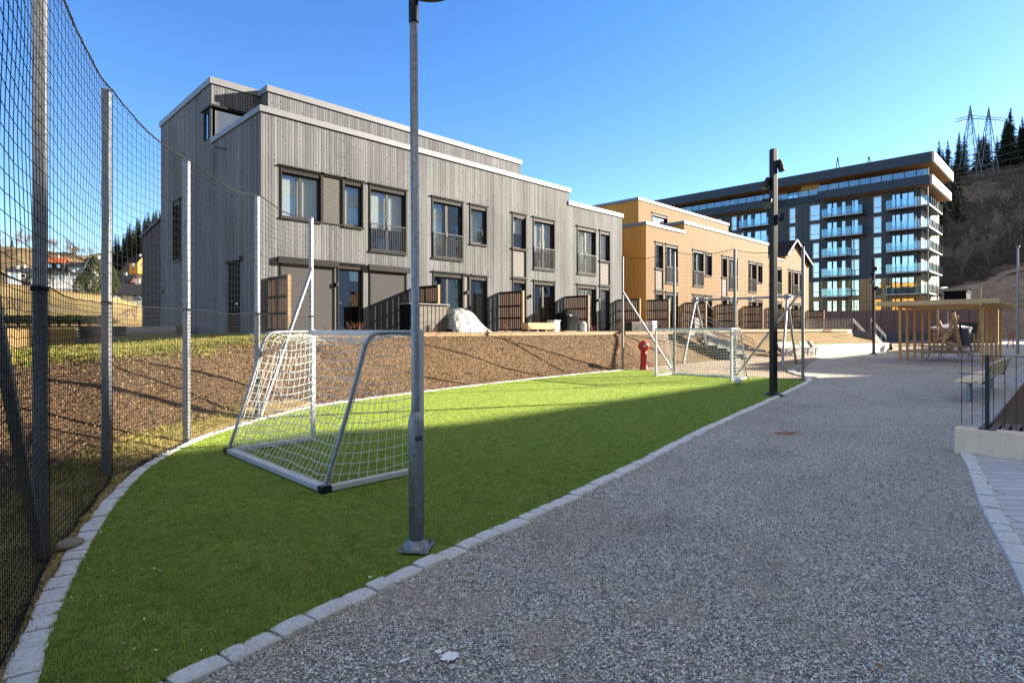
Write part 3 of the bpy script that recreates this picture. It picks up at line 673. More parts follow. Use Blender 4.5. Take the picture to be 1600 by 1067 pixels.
m = MB(*TY(22.45)); wall_sheet(m, 35.1, 49.4, 8.0, 10.7, [(36.9, 39.06, 8.7, 10.05)]); m.build('upper_wall', 'orange_front', rt); MB().q([(35.1, 29.85, 8), (49.4, 29.85, 8), (49.4, 29.85, 10.7), (35.1, 29.85, 10.7)]).build('rear_wall', 'orange_side', rt)
m = MB(); m.q([(XO, YF + .2, 7.6), (34.47, YF + .2, 7.6), (34.47, 29.8, 7.6), (XO, 29.8, 7.6)]); m.q([(34.47, YF + .2, 8.2), (48.26, YF + .2, 8.2), (48.26, 29.8, 8.2), (34.47, 29.8, 8.2)]); m.q([(48.26, YF + .2, 7.3), (52.1, YF + .2, 7.3), (52.1, 29.8, 7.3), (48.26, 29.8, 7.3)])
m.q([(35.2, 22.6, 10.6), (49.3, 22.6, 10.6), (49.3, 29.8, 10.6), (35.2, 29.8, 10.6)])
for a, b, c_, d_ in ((51.9, 8.0, 54.1, 9.5), (58.15, 7.62, 54.1, 9.5)):
    m.mesh([(a, YF - .25, b), (c_, YF - .25, d_), (c_, 30, d_), (a, 30, b), (a, YF - .25, b - .12), (c_, YF - .25, d_ - .12), (c_, 30, d_ - .12), (a, 30, b - .12)], [(0, 1, 2, 3), (4, 7, 6, 5), (0, 4, 5, 1), (0, 3, 7, 4), (2, 6, 7, 3)])
m.build('roof', 'slate', rt)
m = MB(); capx(m, XO - .06, 34.5, YF, 7.98); capy(m, XO, YF + .285, 29.9, 7.978); capx(m, 34.41, 48.32, YF, 8.62); capy(m, 34.47, YF + .285, 22.4, 8.618); capx(m, 48.33, 51.85, YF, 7.6, .16); capx(m, 35.04, 49.46, 22.45, 10.87); capy(m, 35.1, 22.735, 29.9, 10.868); capy(m, 49.2, 22.735, 29.9, 10.868)
m.bar((51.85, YF - .28, 7.99), (54.1, YF - .28, 9.5), .06, .16); m.bar((58.2, YF - .28, 7.6), (54.1, YF - .28, 9.5), .06, .16)
m.build('roof_cap', 'cap', rt)
fa = Facade(rt, TY(YF))
for g in OW: fa.unit(*g)
Facade(rt, TY(22.45)).unit('win2', 36.9, 39.06, 8.7, 10.05)
for u in (32.0, 37.25, 40.87, 46.08, 49.6): wall_lamp(rt, TY(YF), u, 3.15)
MB().box(XO + .3, XE - .3, YF + .4, 29.6, 1.3, 1.45).box(XO + .3, XE - .3, YF + .4, 29.6, 4.15, 4.35).box(XO + .3, XE - .3, YF + 2.6, YF + 2.7, 1.45, 7.4).build('interior', 'lframe', rt)

# ------------------------------------------------------------------ houses on the near side of the path: outside the picture, they cast its shade and fill the reflections
def shade_house(name, x0, x1, y1, h, label, step=None):
    rt = root(name, (x0, y1, 0), label, 'house')
    hs = []
    x = x0 + 1.2
    while x < x1 - 2.5:
        hs += [(x, x + 1.6, 3 * q + .6, 3 * q + 2.5) for q in range(6)]; x += 3.6
    m = MB(lambda u, d, z: (u, y1 - d, z), True); wall_sheet(m, x0, x1, 0, h, hs, .2); m.build('front_wall', 'opp_clad', rt)
    g = MB(lambda u, d, z: (u, y1 - d, z), True)
    for a in hs: g.box(a[0], a[1], .15, .16, a[2], a[3])
    g.build('window', 'glassap', rt)
    MB().q([(x0, y1, 0), (x0, y1 - 9, 0), (x0, y1 - 9, h), (x0, y1, h)]).q([(x1, y1, 0), (x1, y1 - 9, 0), (x1, y1 - 9, h), (x1, y1, h)]).q([(x0, y1 - 9, 0), (x1, y1 - 9, 0), (x1, y1 - 9, h), (x0, y1 - 9, h)]).build('side_wall', 'opp_clad', rt)
    MB().box(x0 - .1, x1 + .1, y1 - 9.1, y1 + .1, h, h + .2).build('roof', 'slate', rt)
    return rt
shade_house('pale_house', -46, 56, -17.3, 20.2, 'tall pale house on the near side of the path')
shade_house('pale_terrace', 56.02, 69.5, -17.75, 19.9, 'slightly lower pale house on the near side of the path')
shade_house('pale_block', 77.9, 130, -17.3, 21.6, 'pale block beyond the gap on the near side of the path')

# ------------------------------------------------------------------ privacy screens
def make_screen(mat='screenwood', post='ltimber'):
    rt = root('privacy_screen', (0, 0, 0), '', 'screen', local=True)
    m = MB(); n = 11
    for i in range(n):
        y = -1.30 + 1.26 * i / (n - 1); m.box(-.022, .0, y - .052, y + .052, .04, 1.72)
    m.build('boards', mat, rt)
    m = MB()
    for z in (.06, .56, 1.08, 1.66): m.box(-.06, -.023, -1.36, .0, z, z + .07)
    for y in (-.68,): m.box(-.06, -.0235, y - .03, y + .03, .13, 1.66)
    m.build('battens', 'trim', rt)
    MB().box(-.065, .035, -1.46, -1.37, 0, 1.76).build('post', post, rt); MB().box(-.07, .04, -1.365, 0, 1.732, 1.76).build('top_rail', mat, rt)
    return rt
scr = make_screen()
labs = ['brown slatted screen at the shaded corner of the grey house', 'brown slatted screen behind the pale slatted cabinet', 'brown slatted screen between plastic covered heap and timber planter', 'brown slatted screen beside the covered black grill', 'brown slatted screen at the far end of the grey house']
for i, x in enumerate([7.67, 13.35, 17.88, 22.45, 26.95]):
    o = scr if i == 0 else copy_tree(scr); o.location = (x, YF - .03, 1.49); o['label'] = labs[i]; o['group'] = 'privacy screens of the grey house'
labs = ['brown screen at the near corner of the ochre house', 'second brown screen along the ochre house, left of the swing', 'third brown screen along the ochre house, behind the swing beam', 'fourth brown screen along the ochre house, behind the swing', 'fifth brown screen along the ochre house, left of the black mast', 'sixth brown screen along the ochre house, right of the black mast', 'brown screen past the far gable end of the ochre house']
for i, x in enumerate([30.0, 34.54, 39.1, 43.5, 47.85, 52.2, 57.4]):
    o = copy_tree(scr); o.location = (x, YF - .03, 1.58); o['label'] = labs[i]; o['group'] = 'privacy screens of the ochre house'

# things on the terrace
rt = root('storage_cabinet', (12.4, 16.8, 1.49), 'slatted garden cabinet with a pale lid behind the lamp post', 'cabinet')
MB().box(11.6, 13.15, 16.45, 17.1, 1.5, 2.46).build('body', 'blacksheet', rt)
m = MB()
for i in range(9): m.box(11.62 + i * .172, 11.62 + i * .172 + .14, 16.425, 16.449, 1.52, 2.42)
for i in range(4): m.box(13.151, 13.17, 16.47 + i * .155, 16.47 + i * .155 + .13, 1.52, 2.42)
m.build('slats', 'greywood', rt); MB().box(11.5, 13.25, 16.36, 17.18, 2.462, 2.5).build('lid', 'cap', rt)
# plastic covered heap
m = MB(); vs, fs = [], []; nu, nv = 44, 26
for i in range(nu + 1):
    for j in range(nv + 1):
        u, v = i / nu, j / nv; x = 13.15 + 1.95 * u; y = 15.95 + 1.15 * v
        p = interp([(0, .1), (.03, .6), (.12, .80), (.3, .86), (.5, .80), (.7, .55), (.88, .22), (1, .02)], u); s = min(1, 3.2 * v, 3.2 * (1 - v)) ** .6 if 0 < v < 1 else 0
        z = p * s + .03 * nz(x, y, 4, 3) * s + .03 * math.sin(13 * (u * 1.3 + v * .7) + 3 * nz(x, y, 2, 1.2)) * s
        vs.append((x + .05 * nz(x, y, 9, 3), y + .05 * nz(x, y, 5, 3), 1.495 + max(0, z)))
for i in range(nu):
    for j in range(nv): a = i * (nv + 1) + j; fs.append((a, a + nv + 1, a + nv + 2, a + 1))
m.mesh(vs, fs, True); tag(m.build('covered_heap', 'plastic'), 'heap of garden things under milky crumpled plastic sheet on the terrace', 'covered heap')
rt = root('timber_planter', (18.3, 16.6, 1.49), 'low yellow timber trough on short legs on the terrace', 'planter')
MB().box(17.45, 19.2, 16.45, 16.85, 1.6, 1.87).build('box', 'planter', rt, .01)
for x in (17.55, 18.1, 18.65, 19.1): MB().box(x - .04, x + .04, 16.5, 16.58, 1.49, 1.598).build('leg', 'ltimber', rt)
# grill under black cover
m = MB(); vs, fs = [], []; n = 28
prof = [(.0, 1.03), (.2, 1.0), (.36, .86), (.62, .80), (.66, .7), (.58, .6), (.5, .3), (.47, .05)]
for k, (r, z) in enumerate(prof):
    for j in range(n):
        a = 2 * math.pi * j / n; ca, sa = math.cos(a), math.sin(a); sq = (abs(ca) ** 4 + abs(sa) ** 4) ** -.25
        wr = 1 + .04 * math.sin(a * 9 + k) * (k > 3)
        vs.append((20.65 + r * ca * sq * wr, 16.95 + r * .55 * sa * sq * wr, 1.495 + z))
for k in range(len(prof) - 1):
    for j in range(n): fs.append((k * n + j, (k + 1) * n + j, (k + 1) * n + (j + 1) % n, k * n + (j + 1) % n))
m.mesh(vs, fs, True); rt = root('covered_grill', (20.65, 16.95, 1.49), 'garden grill under a fitted black cloth cover on the terrace', 'grill')
m.build('cover', 'blacksheet', rt); MB().box(20.3, 20.48, 16.575, 16.58, 2.2, 2.26).build('badge', 'cap', rt)
tag(MB().box(19.45, 19.85, 16.75, 17.15, 1.49, 1.95).box(19.42, 19.88, 16.72, 17.18, 1.955, 2.0).build('storage_box', 'whitepaint', None, .02), 'white plastic box left of the covered grill', 'box')
rt = root('gas_bottle', (21.55, 16.8, 1.49), 'pale ribbed container standing right of the covered grill', 'container'); MB().lathe((21.55, 16.8, 1.49), [(0, 0), (.17, 0), (.19, .05), (.17, .12), (.19, .18), (.17, .25), (.19, .31), (.17, .38), (.1, .46), (0, .47)]).build('body', 'whitepaint', rt)
rt = root('flower_box', (26, 16.7, 1.49), 'low dark planter against the last screen of the grey house', 'planter'); MB().box(25.2, 26.8, 16.5, 16.9, 1.49, 1.95).build('box', 'trim', rt, .01); MB().box(25.25, 26.75, 16.53, 16.87, 1.951, 1.97).build('soil', 'rust', rt)
tag(MB().box(27.5, 27.95, 16.7, 17.1, 1.49, 2.05).build('plastic_box', 'whitepaint', None, .02), 'white box in the gap between grey and ochre houses', 'box')
rt = root('garden_stool', (32.3, 16.9, 1.58), 'small grey cabinet in front of the ochre house', 'cabinet'); MB().box(32.6, 33.3, 16.9, 17.3, 1.58, 2.3).build('body', 'greywood', rt)
# bare twiggy plants along the edging
def make_twig(seed):
    rnd = random.Random(seed); m = MB()
    for k in range(9):
        a = rnd.uniform(0, 6.28); l = rnd.uniform(.12, .3); t = rnd.uniform(.2, .8)
        p = Vector((rnd.uniform(-.05, .05), rnd.uniform(-.05, .05), 0)); q = p + Vector((math.cos(a) * t * l, math.sin(a) * t * l, l)); m.tube([p, (p + q) / 2 + Vector((.01, 0, .02)), q], [.006, .005, .002], 4)
        q2 = (p + q) / 2 + Vector((rnd.uniform(-.08, .08), rnd.uniform(-.08, .08), .12)); m.tube([(p + q) / 2, q2], [.004, .002], 4)
    return m.build('bare_shrub', 'twig')
tw = [make_twig(s) for s in range(4)]
xs_ = [8.1, 9.0, 9.2, 11.2, 12.1, 14.7, 15.4, 15.7, 16.6, 17.0, 18.2, 18.9, 20.4, 21.2, 22.9, 23.5, 24.4, 25.6, 26.4, 27.7, 31, 33.4, 36.5]
for i, x in enumerate(xs_):
    o = tw[i] if i < 4 else tw[i % 4].copy()
    if i >= 4: COL.objects.link(o)
    o.location = (x, EDGE_Y + .3 + .15 * math.sin(i * 3), 1.48 if x < 29 else 1.575); o.rotation_euler = (0, 0, i * 2.1); o.scale = (1, 1, 1 + .3 * math.sin(i))
    tag(o, 'leafless red brown shrub planted along the timber edging of the bank', 'shrub', 'bare shrubs along the timber edging')

# ------------------------------------------------------------------ ball stop fences
def fence(name, label, posts, ztop, cell_hi, cell_lo, zmid, braces, r=.0024, pw=.09, round_=False, mat='galv', pmat=None, sag=.12):
    rt = root(name, (posts[0][0], posts[0][1], 0), label, 'fence')
    P = [Vector((x, y, 0)) for x, y in posts]
    for i, p in enumerate(P):
        d = (P[min(i + 1, len(P) - 1)] - P[max(i - 1, 0)]).normalized(); n = Vector((d.y, -d.x, 0)); zt = ztop[i]
        if round_: m = MB().tube([p + Vector((0, 0, -.02)), p + Vector((0, 0, zt))], pw / 2, 14)
        else: m = MB().bar(p + Vector((0, 0, -.02)), p + Vector((0, 0, zt)), pw, pw * .9, tuple(n))
        o = m.build('post', mat, rt, .004 if not round_ else 0)
        if zmid and not round_: MB().bar(p + Vector((0, 0, zmid - .02)), p + Vector((0, 0, zmid + .012)), pw + .012, pw * .9 + .012, tuple(n)).build('wire_clamp', 'black', o)
    for a, b in braces: MB().bar(a, b, .055, .055).build('brace', pmat or mat, rt)
    m = MB(); rope = MB(); wire = MB(); low = MB(); off = .055
    for i in range(len(P) - 1):
        a, b = P[i], P[i + 1]; L = (b - a).length; d = (b - a) / L; n = Vector((d.y, -d.x, 0)) * off
        def pt(u, z):
            zt = ztop[i] + (ztop[i + 1] - ztop[i]) * u; s_ = sag * 4 * u * (1 - u) * (z / zt) ** 2
            bl = .06 * math.sin(math.pi * u) * math.sin(math.pi * min(1, z / zt)) * nz(i * 3.1, z, u * 2, .9)
            q = a.lerp(b, u) + n * (1 + bl * 10 * (0 if u in (0, 1) else 1)); q.z = z - s_ + .012 * nz(u * L * 6, z * 5, i) + .03 * nz(u * L * 1.3, z * 1.7, i + 5) ; return q
        def lines(c, z0, z1, zz):
            nu = max(2, round(L / c)); nzz = max(1, round((z1 - z0) / c))
            for k in range(nu + 1):
                m.tube([pt(k / nu, (z0 + (z1 - z0) * j / nzz) * (1 if not zz else (ztop[i] + (ztop[i + 1] - ztop[i]) * k / nu) / zz)) for j in range(nzz + 1)], r, 3, False)
            for j in range(nzz + 1):
                m.tube([pt(k / nu, (z0 + (z1 - z0) * j / nzz) * (1 if not zz else (ztop[i] + (ztop[i + 1] - ztop[i]) * k / nu) / zz)) for k in range(nu + 1)], r, 3, False)
        zm = zmid or 0.03
        zt0 = (ztop[i] + ztop[i + 1]) / 2
        if zmid: lines(cell_lo, .03, zmid, None)
        lines(cell_hi, zm, zt0, None)
        rope.tube([pt(k / 24, ztop[i] + (ztop[i + 1] - ztop[i]) * k / 24) for k in range(25)], r * 3.4, 6)
        # lacing loops round the top rope
        k = 0
        pts = []
        while k < L * 26:
            u = k / (L * 26); q = pt(u, ztop[i] + (ztop[i + 1] - ztop[i]) * u); pts.append(q + n.normalized() * .014 * math.cos(k * 1.6) + Vector((0, 0, .014 * math.sin(k * 1.6) - (.03 if k % 5 == 0 else 0)))); k += 1
        rope.tube(pts, r * .9, 3, False)
        if zmid: wire.tube([pt(k / 12, zmid) for k in range(13)], r * 2.0, 6)
        low.tube([pt(k / 12, .03) + Vector((0, 0, .02 * nz(k, i, 2))) for k in range(13)], r * 2.2, 6)
    m.build('net', 'string_b', rt); rope.build('top_rope', 'string_b', rt); low.build('ground_rope', 'string_b', rt)
    if zmid: wire.build('middle_wire', 'string_b', rt)
    return rt
LF = [(-.35, 1.2), (.02, 2.95), (.53, 5.09), (1.31, 7.33), (2.56, 9.05), (4.15, 10.6), (5.77, 11.84)]
fence('ball_stop_fence', 'tall curved black net fence on galvanised posts at the left edge of the turf', LF, [4.1, 4.1, 4.12, 4.12, 4.0, 4.0, 4.0], .105, .052, 1.88,
      [((.53, 5.02, .02), (.0, 2.95, 2.9)), ((5.77, 11.80, 2.9), (4.2, 10.6, .05))], .0025, .078)
FF = [(19.2, 13.0), (19.2, 10.76), (19.2, 8.5), (19.15, 6.32)]
fence('ball_stop_fence', 'tall black net fence on round galvanised posts behind the far goal', FF, [4.45, 4.45, 4.3, 4.15], .13, .07, 1.75,
      [((19.2, 13.0, 3.1), (19.2, 10.8, .05)), ((19.15, 6.32, 2.85), (19.2, 8.45, .05))], .0026, .09, True, 'galvd', sag=.16)
# loose netting gathered on the ground under the near fence
m = MB(); rnd = random.Random(5)
for strand in range(5):
    pts = []
    for i in range(0, 4):
        a, b = Vector((*LF[i], 0)), Vector((*LF[i + 1], 0)); L = (b - a).length; d = (b - a) / L; n = Vector((d.y, -d.x, 0)); k = 0
        while k < L * 42:
            q = a.lerp(b, k / (L * 42)) + n * (.045 + .012 * strand * abs(math.sin(k * .11 + i)) + .013 * math.cos(k * 1.3 + strand) * rnd.uniform(.3, 1)); q.z = .045 + .012 * math.sin(k * 1.3 + strand * 2) + .012 * rnd.random(); pts.append(q); k += 1
    m.tube(pts, .0019, 3, False)
tag(m.build('loose_netting', 'string_b'), 'slack black netting bunched along the kerb under the left fence', 'netting', None, 'stuff')
m = MB().sphere((0, 0, 0), .11, 14, (1, .75, .28)); o = m.build('stone', 'sand'); o.location = (.71, 5.25, .045); o.rotation_euler = (0, 0, .6); tag(o, 'pale flat stone lying at the foot of the nearest left fence post', 'stone')

# ------------------------------------------------------------------ football goals (local: opening faces +x, posts at y 0 and W)
def make_goal(W=2.56, H=1.58, D=1.12, label=''):
    rt = root('football_goal', (0, 0, 0), label, 'goal', 'small portable football goals', local=True)
    for y in (0, W): MB().bar((0, y, .0), (0, y, H + .0), .055, .06).build('goal_post', 'whitepaint', rt, .008)
    MB().bar((0, .034, H - .035), (0, W - .034, H - .035), .06, .06).build('crossbar', 'whitepaint', rt, .008)
    prof = [(0, H - .03), (-.3, H - .03), (-.5, H - .035), (-.58, H - .06), (-.64, H - .13), (-.69, H - .26), (-.86, H * .48), (-D + .02, .06)]
    sp = smooth_line([(a, b, 0) for a, b in prof], 6)
    for y in (.0, W): MB().tube([(-.035 + (p.x), y, p.y) for p in sp[1:]], .021, 10).build('stanchion', 'galv', rt)
    for y in (0, W): MB().box(-D - .03, -.04, y - .04, y + .04, .012, .065).build('ground_rail', 'whitepaint', rt, .005)
    MB().box(-D - .06, -D + .03, .04, W - .04, .012, .066).build('ground_rail', 'whitepaint', rt, .005)
    for y in (0, W): MB().box(-D - .07, -D + .035, y - .045, y + .045, .010, .072).build('corner_cap', 'black', rt)
    net = MB(); c = .105
    def prof_at(v):
        s = v * (len(sp) - 1); i = min(int(s), len(sp) - 2); t = s - i; return sp[i].lerp(sp[i + 1], t)
    # arc-length table
    L = [0]
    for a, b in zip(sp, sp[1:]): L.append(L[-1] + (b - a).length)
    def pa(s):
        for i in range(len(L) - 1):
            if s <= L[i + 1] or i == len(L) - 2: return sp[i].lerp(sp[i + 1], (s - L[i]) / (L[i + 1] - L[i]))
    nu, nv = round(W / c * 1.1), round((L[-1] - .0) / c * 1.1)
    def bp(i, j):
        u, v = i / nu, j / nv; p = pa(v * L[-1]); e = math.sin(math.pi * u) ** .6; sg = math.sin(math.pi * v)
        dr = .20 * e * sg * (1 - .2 * v)
        return Vector((p.x + dr * .75 + .02 * nz(i * .6, j * .6, 3), .0 + W * u + .025 * nz(i * .7, j * .5, 8), p.y - dr * (.75 if v < .5 else .15) - .02 + .025 * nz(i * .5, j * .7, 1) + (.03 if v == 1 else 0)))
    for i in range(nu + 1): net.tube([bp(i, j) for j in range(nv + 1)], .0037, 4, False)
    for j in range(nv + 1): net.tube([bp(i, j) for i in range(nu + 1)], .0037, 4, False)
    # side nets, slack towards the middle
    for y, sg in ((0, 1), (W, -1)):
        nz_ = round(H / c)
        def xb(z):
            for a, b in zip(sp, sp[1:]):
                if (a.y - z) * (b.y - z) <= 0 and abs(a.y - b.y) > 1e-6: return a.x + (b.x - a.x) * (z - a.y) / (b.y - a.y)
            return sp[-1].x if z < .1 else -.5
        rows = []
        for j in range(nz_ + 1):
            z = .06 + (H - .1) * j / nz_; x1 = xb(z); n = 10
            rows.append([Vector((x1 * k / n, y + sg * (.02 + .10 * math.sin(math.pi * k / n) * math.sin(math.pi * j / nz_)) + .02 * nz(k, j, y), z - .05 * math.sin(math.pi * k / n) + .02 * nz(j, k, 2))) for k in range(n + 1)])
        for r_ in rows: net.tube(r_, .0037, 4, False)
        for k in range(11): net.tube([r_[k] for r_ in rows], .0037, 4, False)
    net.tube([(-.02, .05, H - .07), (-.02, W / 2, H - .075), (-.02, W - .05, H - .07)], .005, 5)
    net.build('net', 'string_w', rt); return rt
g1 = make_goal(label='nearer football goal seen from behind, its white net hanging slack'); g1.location = (3.84, 5.26, .014)
g2 = copy_tree(g1, (17.3, 10.38, .014), R(180), 'far football goal with the white ball beside its right post'); g2.scale = (1, 1.02, 1.03)
# football
m = MB().sphere((0, 0, 0), .112, 28); o = m.build('football', 'whitepaint'); o.location = (16.47, 7.2, .126)
mm = Mat('football_leather'); v = mm.vor(mm.O(), 9., 'DISTANCE_TO_EDGE'); mm.out(mm.ramp(v.outputs[0], (0, (.25, .25, .25)), (.05, (.8, .8, .8))), .4); o.data.materials[0] = mm.m; tag(o, 'white ball lying against the right post of the far goal', 'ball')

# ------------------------------------------------------------------ near lamp post
rt = root('lamp_post', (2.47, 3.43, 0), 'galvanised lamp post standing close by at the kerb, its head out of view', 'lamp post', local=True)
MB().lathe((0, 0, 0), [(.0, .047), (.056, .047), (.056, .93), (.052, .955), (.036, 1.0), (.0305, 1.005)], 28).build('sleeve', 'galv', rt)
MB().lathe((0, 0, 0), [(.0305, 1.0), (.029, 3.86), (0, 3.862)], 24).build('pole', 'galv', rt)
m = MB(); a = R(38)
def rot(x, y, an=a): return (x * math.cos(an) - y * math.sin(an), x * math.sin(an) + y * math.cos(an))
k = [rot(x, y) for x, y in ((-.105, -.105), (.105, -.105), (.105, .105), (-.105, .105))]; m.prism(k, .028, .046); pl = m.build('base_plate', 'galv', rt, .003)
MB().lathe((0, 0, .0462), [(.085, 0), (.076, .008), (.066, .026), (.0565, .05)], 32).build('weld_collar', 'galv', pl)
for x, y in ((-.082, -.082), (.082, -.082), (.082, .082), (-.082, .082)):
    x, y = rot(x, y); MB().cyl((x, y, .0465), (x, y, .066), .015, None, 6).cyl((x, y, .066), (x, y, .08), .007, None, 8).build('bolt', 'galv', pl)
fd = Vector((-cT, -sT, 0)); rr = Vector((sT, -cT, 0)); 
def sticker(h0, h1, w0, w1, mat, nm):
    m = MB(); vs = []; n = 6
    for i in range(n + 1):
        an = w0 + (w1 - w0) * i / n; q = fd * math.cos(an) + rr * math.sin(an)
        vs += [q * .0575 + Vector((0, 0, h0)), q * .0575 + Vector((0, 0, h1))]
    m.mesh(vs, [(2 * i, 2 * i + 2, 2 * i + 3, 2 * i + 1) for i in range(n)], True); return m.build(nm, mat, rt)
st = sticker(.805, .842, R(5), R(55), 'bluelabel', 'label_plate')
for i, (a0, a1, z0, z1) in enumerate(((12, 22, .830, .836), (25, 36, .830, .836), (12, 44, .820, .822), (14, 40, .812, .814))): 
    m = MB(); vs = []
    for q_ in range(3):
        an = R(a0 + (a1 - a0) * q_ / 2); q = fd * math.cos(an) + rr * math.sin(an); vs += [q * .058 + Vector((0, 0, z0)), q * .058 + Vector((0, 0, z1))]
    m.mesh(vs, [(0, 2, 3, 1), (2, 4, 5, 3)]); m.build('print_line', 'cap', st)
for z in (.885, .36):
    q = fd * math.cos(R(30)) + rr * math.sin(R(30)); MB().cyl(q * .054 + Vector((0, 0, z)), q * .066 + Vector((0, 0, z)), .008, None, 8).build('bolt', 'galv', rt)
MB().lathe((0, 0, .352), [(.0563, 0), (.0575, .001), (.0575, .004), (.0563, .005)], 28).build('joint_ring', 'galvd', rt)
MB().lathe((0, 0, 0), [(0, 3.80), (.034, 3.80), (.036, 3.81), (.034, 4.06), (0, 4.07)], 20).build('luminaire_collar', 'black', rt)
hd = MB(); vs = []
for i in range(13):
    s = i / 12; wv = .015 + .075 * math.sin(math.pi * min(1, s * 1.15 + .12)) ** .8; x = .02 + .42 * s; h = .045 * math.sin(math.pi * (s * .85 + .1)); zc = 3.99 + .09 * s
    for (yy, zz) in ((-wv, zc), (-wv * .6, zc - h), (wv * .6, zc - h), (wv, zc), (wv * .6, zc + .03), (-wv * .6, zc + .03)): vs.append(rr * x + fd * yy + Vector((0, 0, zz)))
fs = [(i * 6 + j, i * 6 + (j + 1) % 6, (i + 1) * 6 + (j + 1) % 6, (i + 1) * 6 + j) for i in range(12) for j in range(6)] + [tuple(range(6)), tuple(range(72, 78))]
hd.mesh(vs, fs).build('luminaire', 'black', rt)
rt.rotation_euler = (R(-.2), R(-.25), 0)

# ------------------------------------------------------------------ black floodlight masts
def spot(rt, z, side, yaw, tilt, boxy=False, reach=.17):
    """side: +1 right of the mast as seen from the path"""
    b = rr * (.07 * side); e = rr * (reach * side)
    arm = MB().tube([b + Vector((0, 0, z)), e + Vector((0, 0, z + .01))], .018, 8)
    d = (rr * side * math.sin(yaw) + fd * math.cos(yaw) * .6 + Vector((0, 0, -math.tan(tilt)))).normalized(); c = e + Vector((0, 0, z + .0))
    if boxy:
        o = MB().bar(c - d * .07, c + d * .05, .22, .22).build('floodlight', 'black', rt, .01); MB().bar(c + d * .051, c + d * .056, .19, .19).build('lens', 'cap', o)
    else:
        o = MB().tube([c - d * .14, c - d * .02, c - d * .018, c + d * .1, c + d * .14], [.066, .066, .072, .07, .075], 16).build('spotlight', 'black', rt); MB().cyl(c + d * .1405, c + d * .1435, .06).build('lens', 'cap', o)
    arm.build('arm', 'black', o)
def mast(loc, label, h=5.95, back=False):
    rt = root('floodlight_mast', loc, label, 'lamp post', 'black floodlight masts', local=True)
    MB().bar((0, 0, .0), (0, 0, h), .135, .135, (.4, 1, 0)).build('pole', 'black', rt, .01)
    MB().lathe((0, 0, 0), [(0, .0), (.26, .0), (.26, .012), (.2, .04), (.11, .075), (.1, .11), (0, .11)], 28).build('base_cover', 'black', rt)
    spot(rt, 5.55, 1, .5, R(70)); spot(rt, 5.12, -1, .9, R(55)); spot(rt, 4.63, -1, .4, R(35), True, .14); spot(rt, 4.28, 1, 1.2, R(15), True, .2); return rt
mast((14.39, 5.42, .0), 'tall black square mast with four floodlights at the edge of the turf')
mast((43.3, 9.95, 0), 'smaller looking black mast with floodlights far off by the granite wall', 6.2)
rt = root('lamp_post', (49.6, 3.3, 0), 'plain pale steel pole at the right edge of the picture', 'lamp post', local=True); MB().cyl((0, 0, 0), (0, 0, 6.9), .09, .05).build('pole', 'galv', rt); MB().box(-.25, .25, -.1, .1, 6.9, 6.98).build('luminaire', 'cap', rt)

# ------------------------------------------------------------------ swing frame, red post, slide, benches, stairs
rt = root('swing_frame', (26.4, 11.4, 0), 'galvanised swing frame standing empty behind the far net fence', 'swing frame')
n1, n2 = Vector((26.4, 13.65, 3.02)), Vector((26.4, 9.35, 3.02))
MB().tube([n1 + Vector((0, .2, 0)), n2 - Vector((0, .2, 0))], .055, 12).build('beam', 'galv', rt)
for a, b in ((n1, (24.54, 13.3, 0)), (n1, (28.8, 14.1, 0)), (n2, (24.45, 8.86, 0)), (n2, (27.92, 9.5, 0))): MB().tube([a, Vector(b)], .05, 12).build('leg', 'galv', rt)
for n_ in (n1, n2): MB().box(n_.x - .09, n_.x + .09, n_.y - .1, n_.y + .1, 2.9, 3.12).build('bracket', 'galvd', rt)
for y in (13.1, 11.9, 10.9, 9.8): MB().box(26.33, 26.47, y - .03, y + .03, 2.93, 3.1).build('clamp', 'galvd', rt)
MB().tube([(26.4, 13.05, 2.95), (26.42, 13.0, 2.75), (26.5, 12.8, 2.52)], .025, 6).build('hanger', 'cap', rt); MB().tube([(26.4, 9.9, 2.95), (26.4, 9.93, 2.7)], .02, 6).build('hanger', 'cap', rt)
rt = root('talk_post', (20.0, 12.55, 0), 'bright red plastic talk post with a round head at the end of the turf', 'play post', local=True)
MB().lathe((0, 0, 0), [(0, .0), (.17, .0), (.17, .02), (.15, .06), (.125, .3), (.12, .6), (.13, .72), (0, .73)], 24).build('body', 'red', rt)
hd = MB().sphere((0, 0, .93), .22, 24, (1, 1, 1)).sphere((0, 0, 1.15), .05, 10).build('head', 'red', rt)
MB().cyl(Vector((0, 0, .93)) + fd * .16 - rr * .0, Vector((0, 0, .93)) + fd * .235, .13, .12, 20).build('mouthpiece', 'red', hd)
c0 = Vector((0, 0, .95)) + fd * .2355
m = MB()
for dx, dz, wx, wz in ((-.05, .02, .012, .05), (0, .03, .012, .06), (.05, .02, .012, .05), (0, -.035, .05, .012)):
    c = c0 + rr * dx + Vector((0, 0, dz)); m.mesh([c + rr * sx * wx + Vector((0, 0, sz * wz)) + fd * .002 for sx, sz in ((-1, -1), (1, -1), (1, 1), (-1, 1))], [(0, 1, 2, 3)])
m.build('white_symbol', 'whitepaint', hd)
rt = root('slide', (30.5, 13.2, .0), 'stainless steel slide lying on the bank beyond the far goal', 'slide')
P0, P1, P2 = Vector((27.9, 14.7, 1.30)), Vector((30.6, 13.1, .5)), Vector((31.5, 12.55, .42)); sd = Vector((.5, .85, 0)) * .42
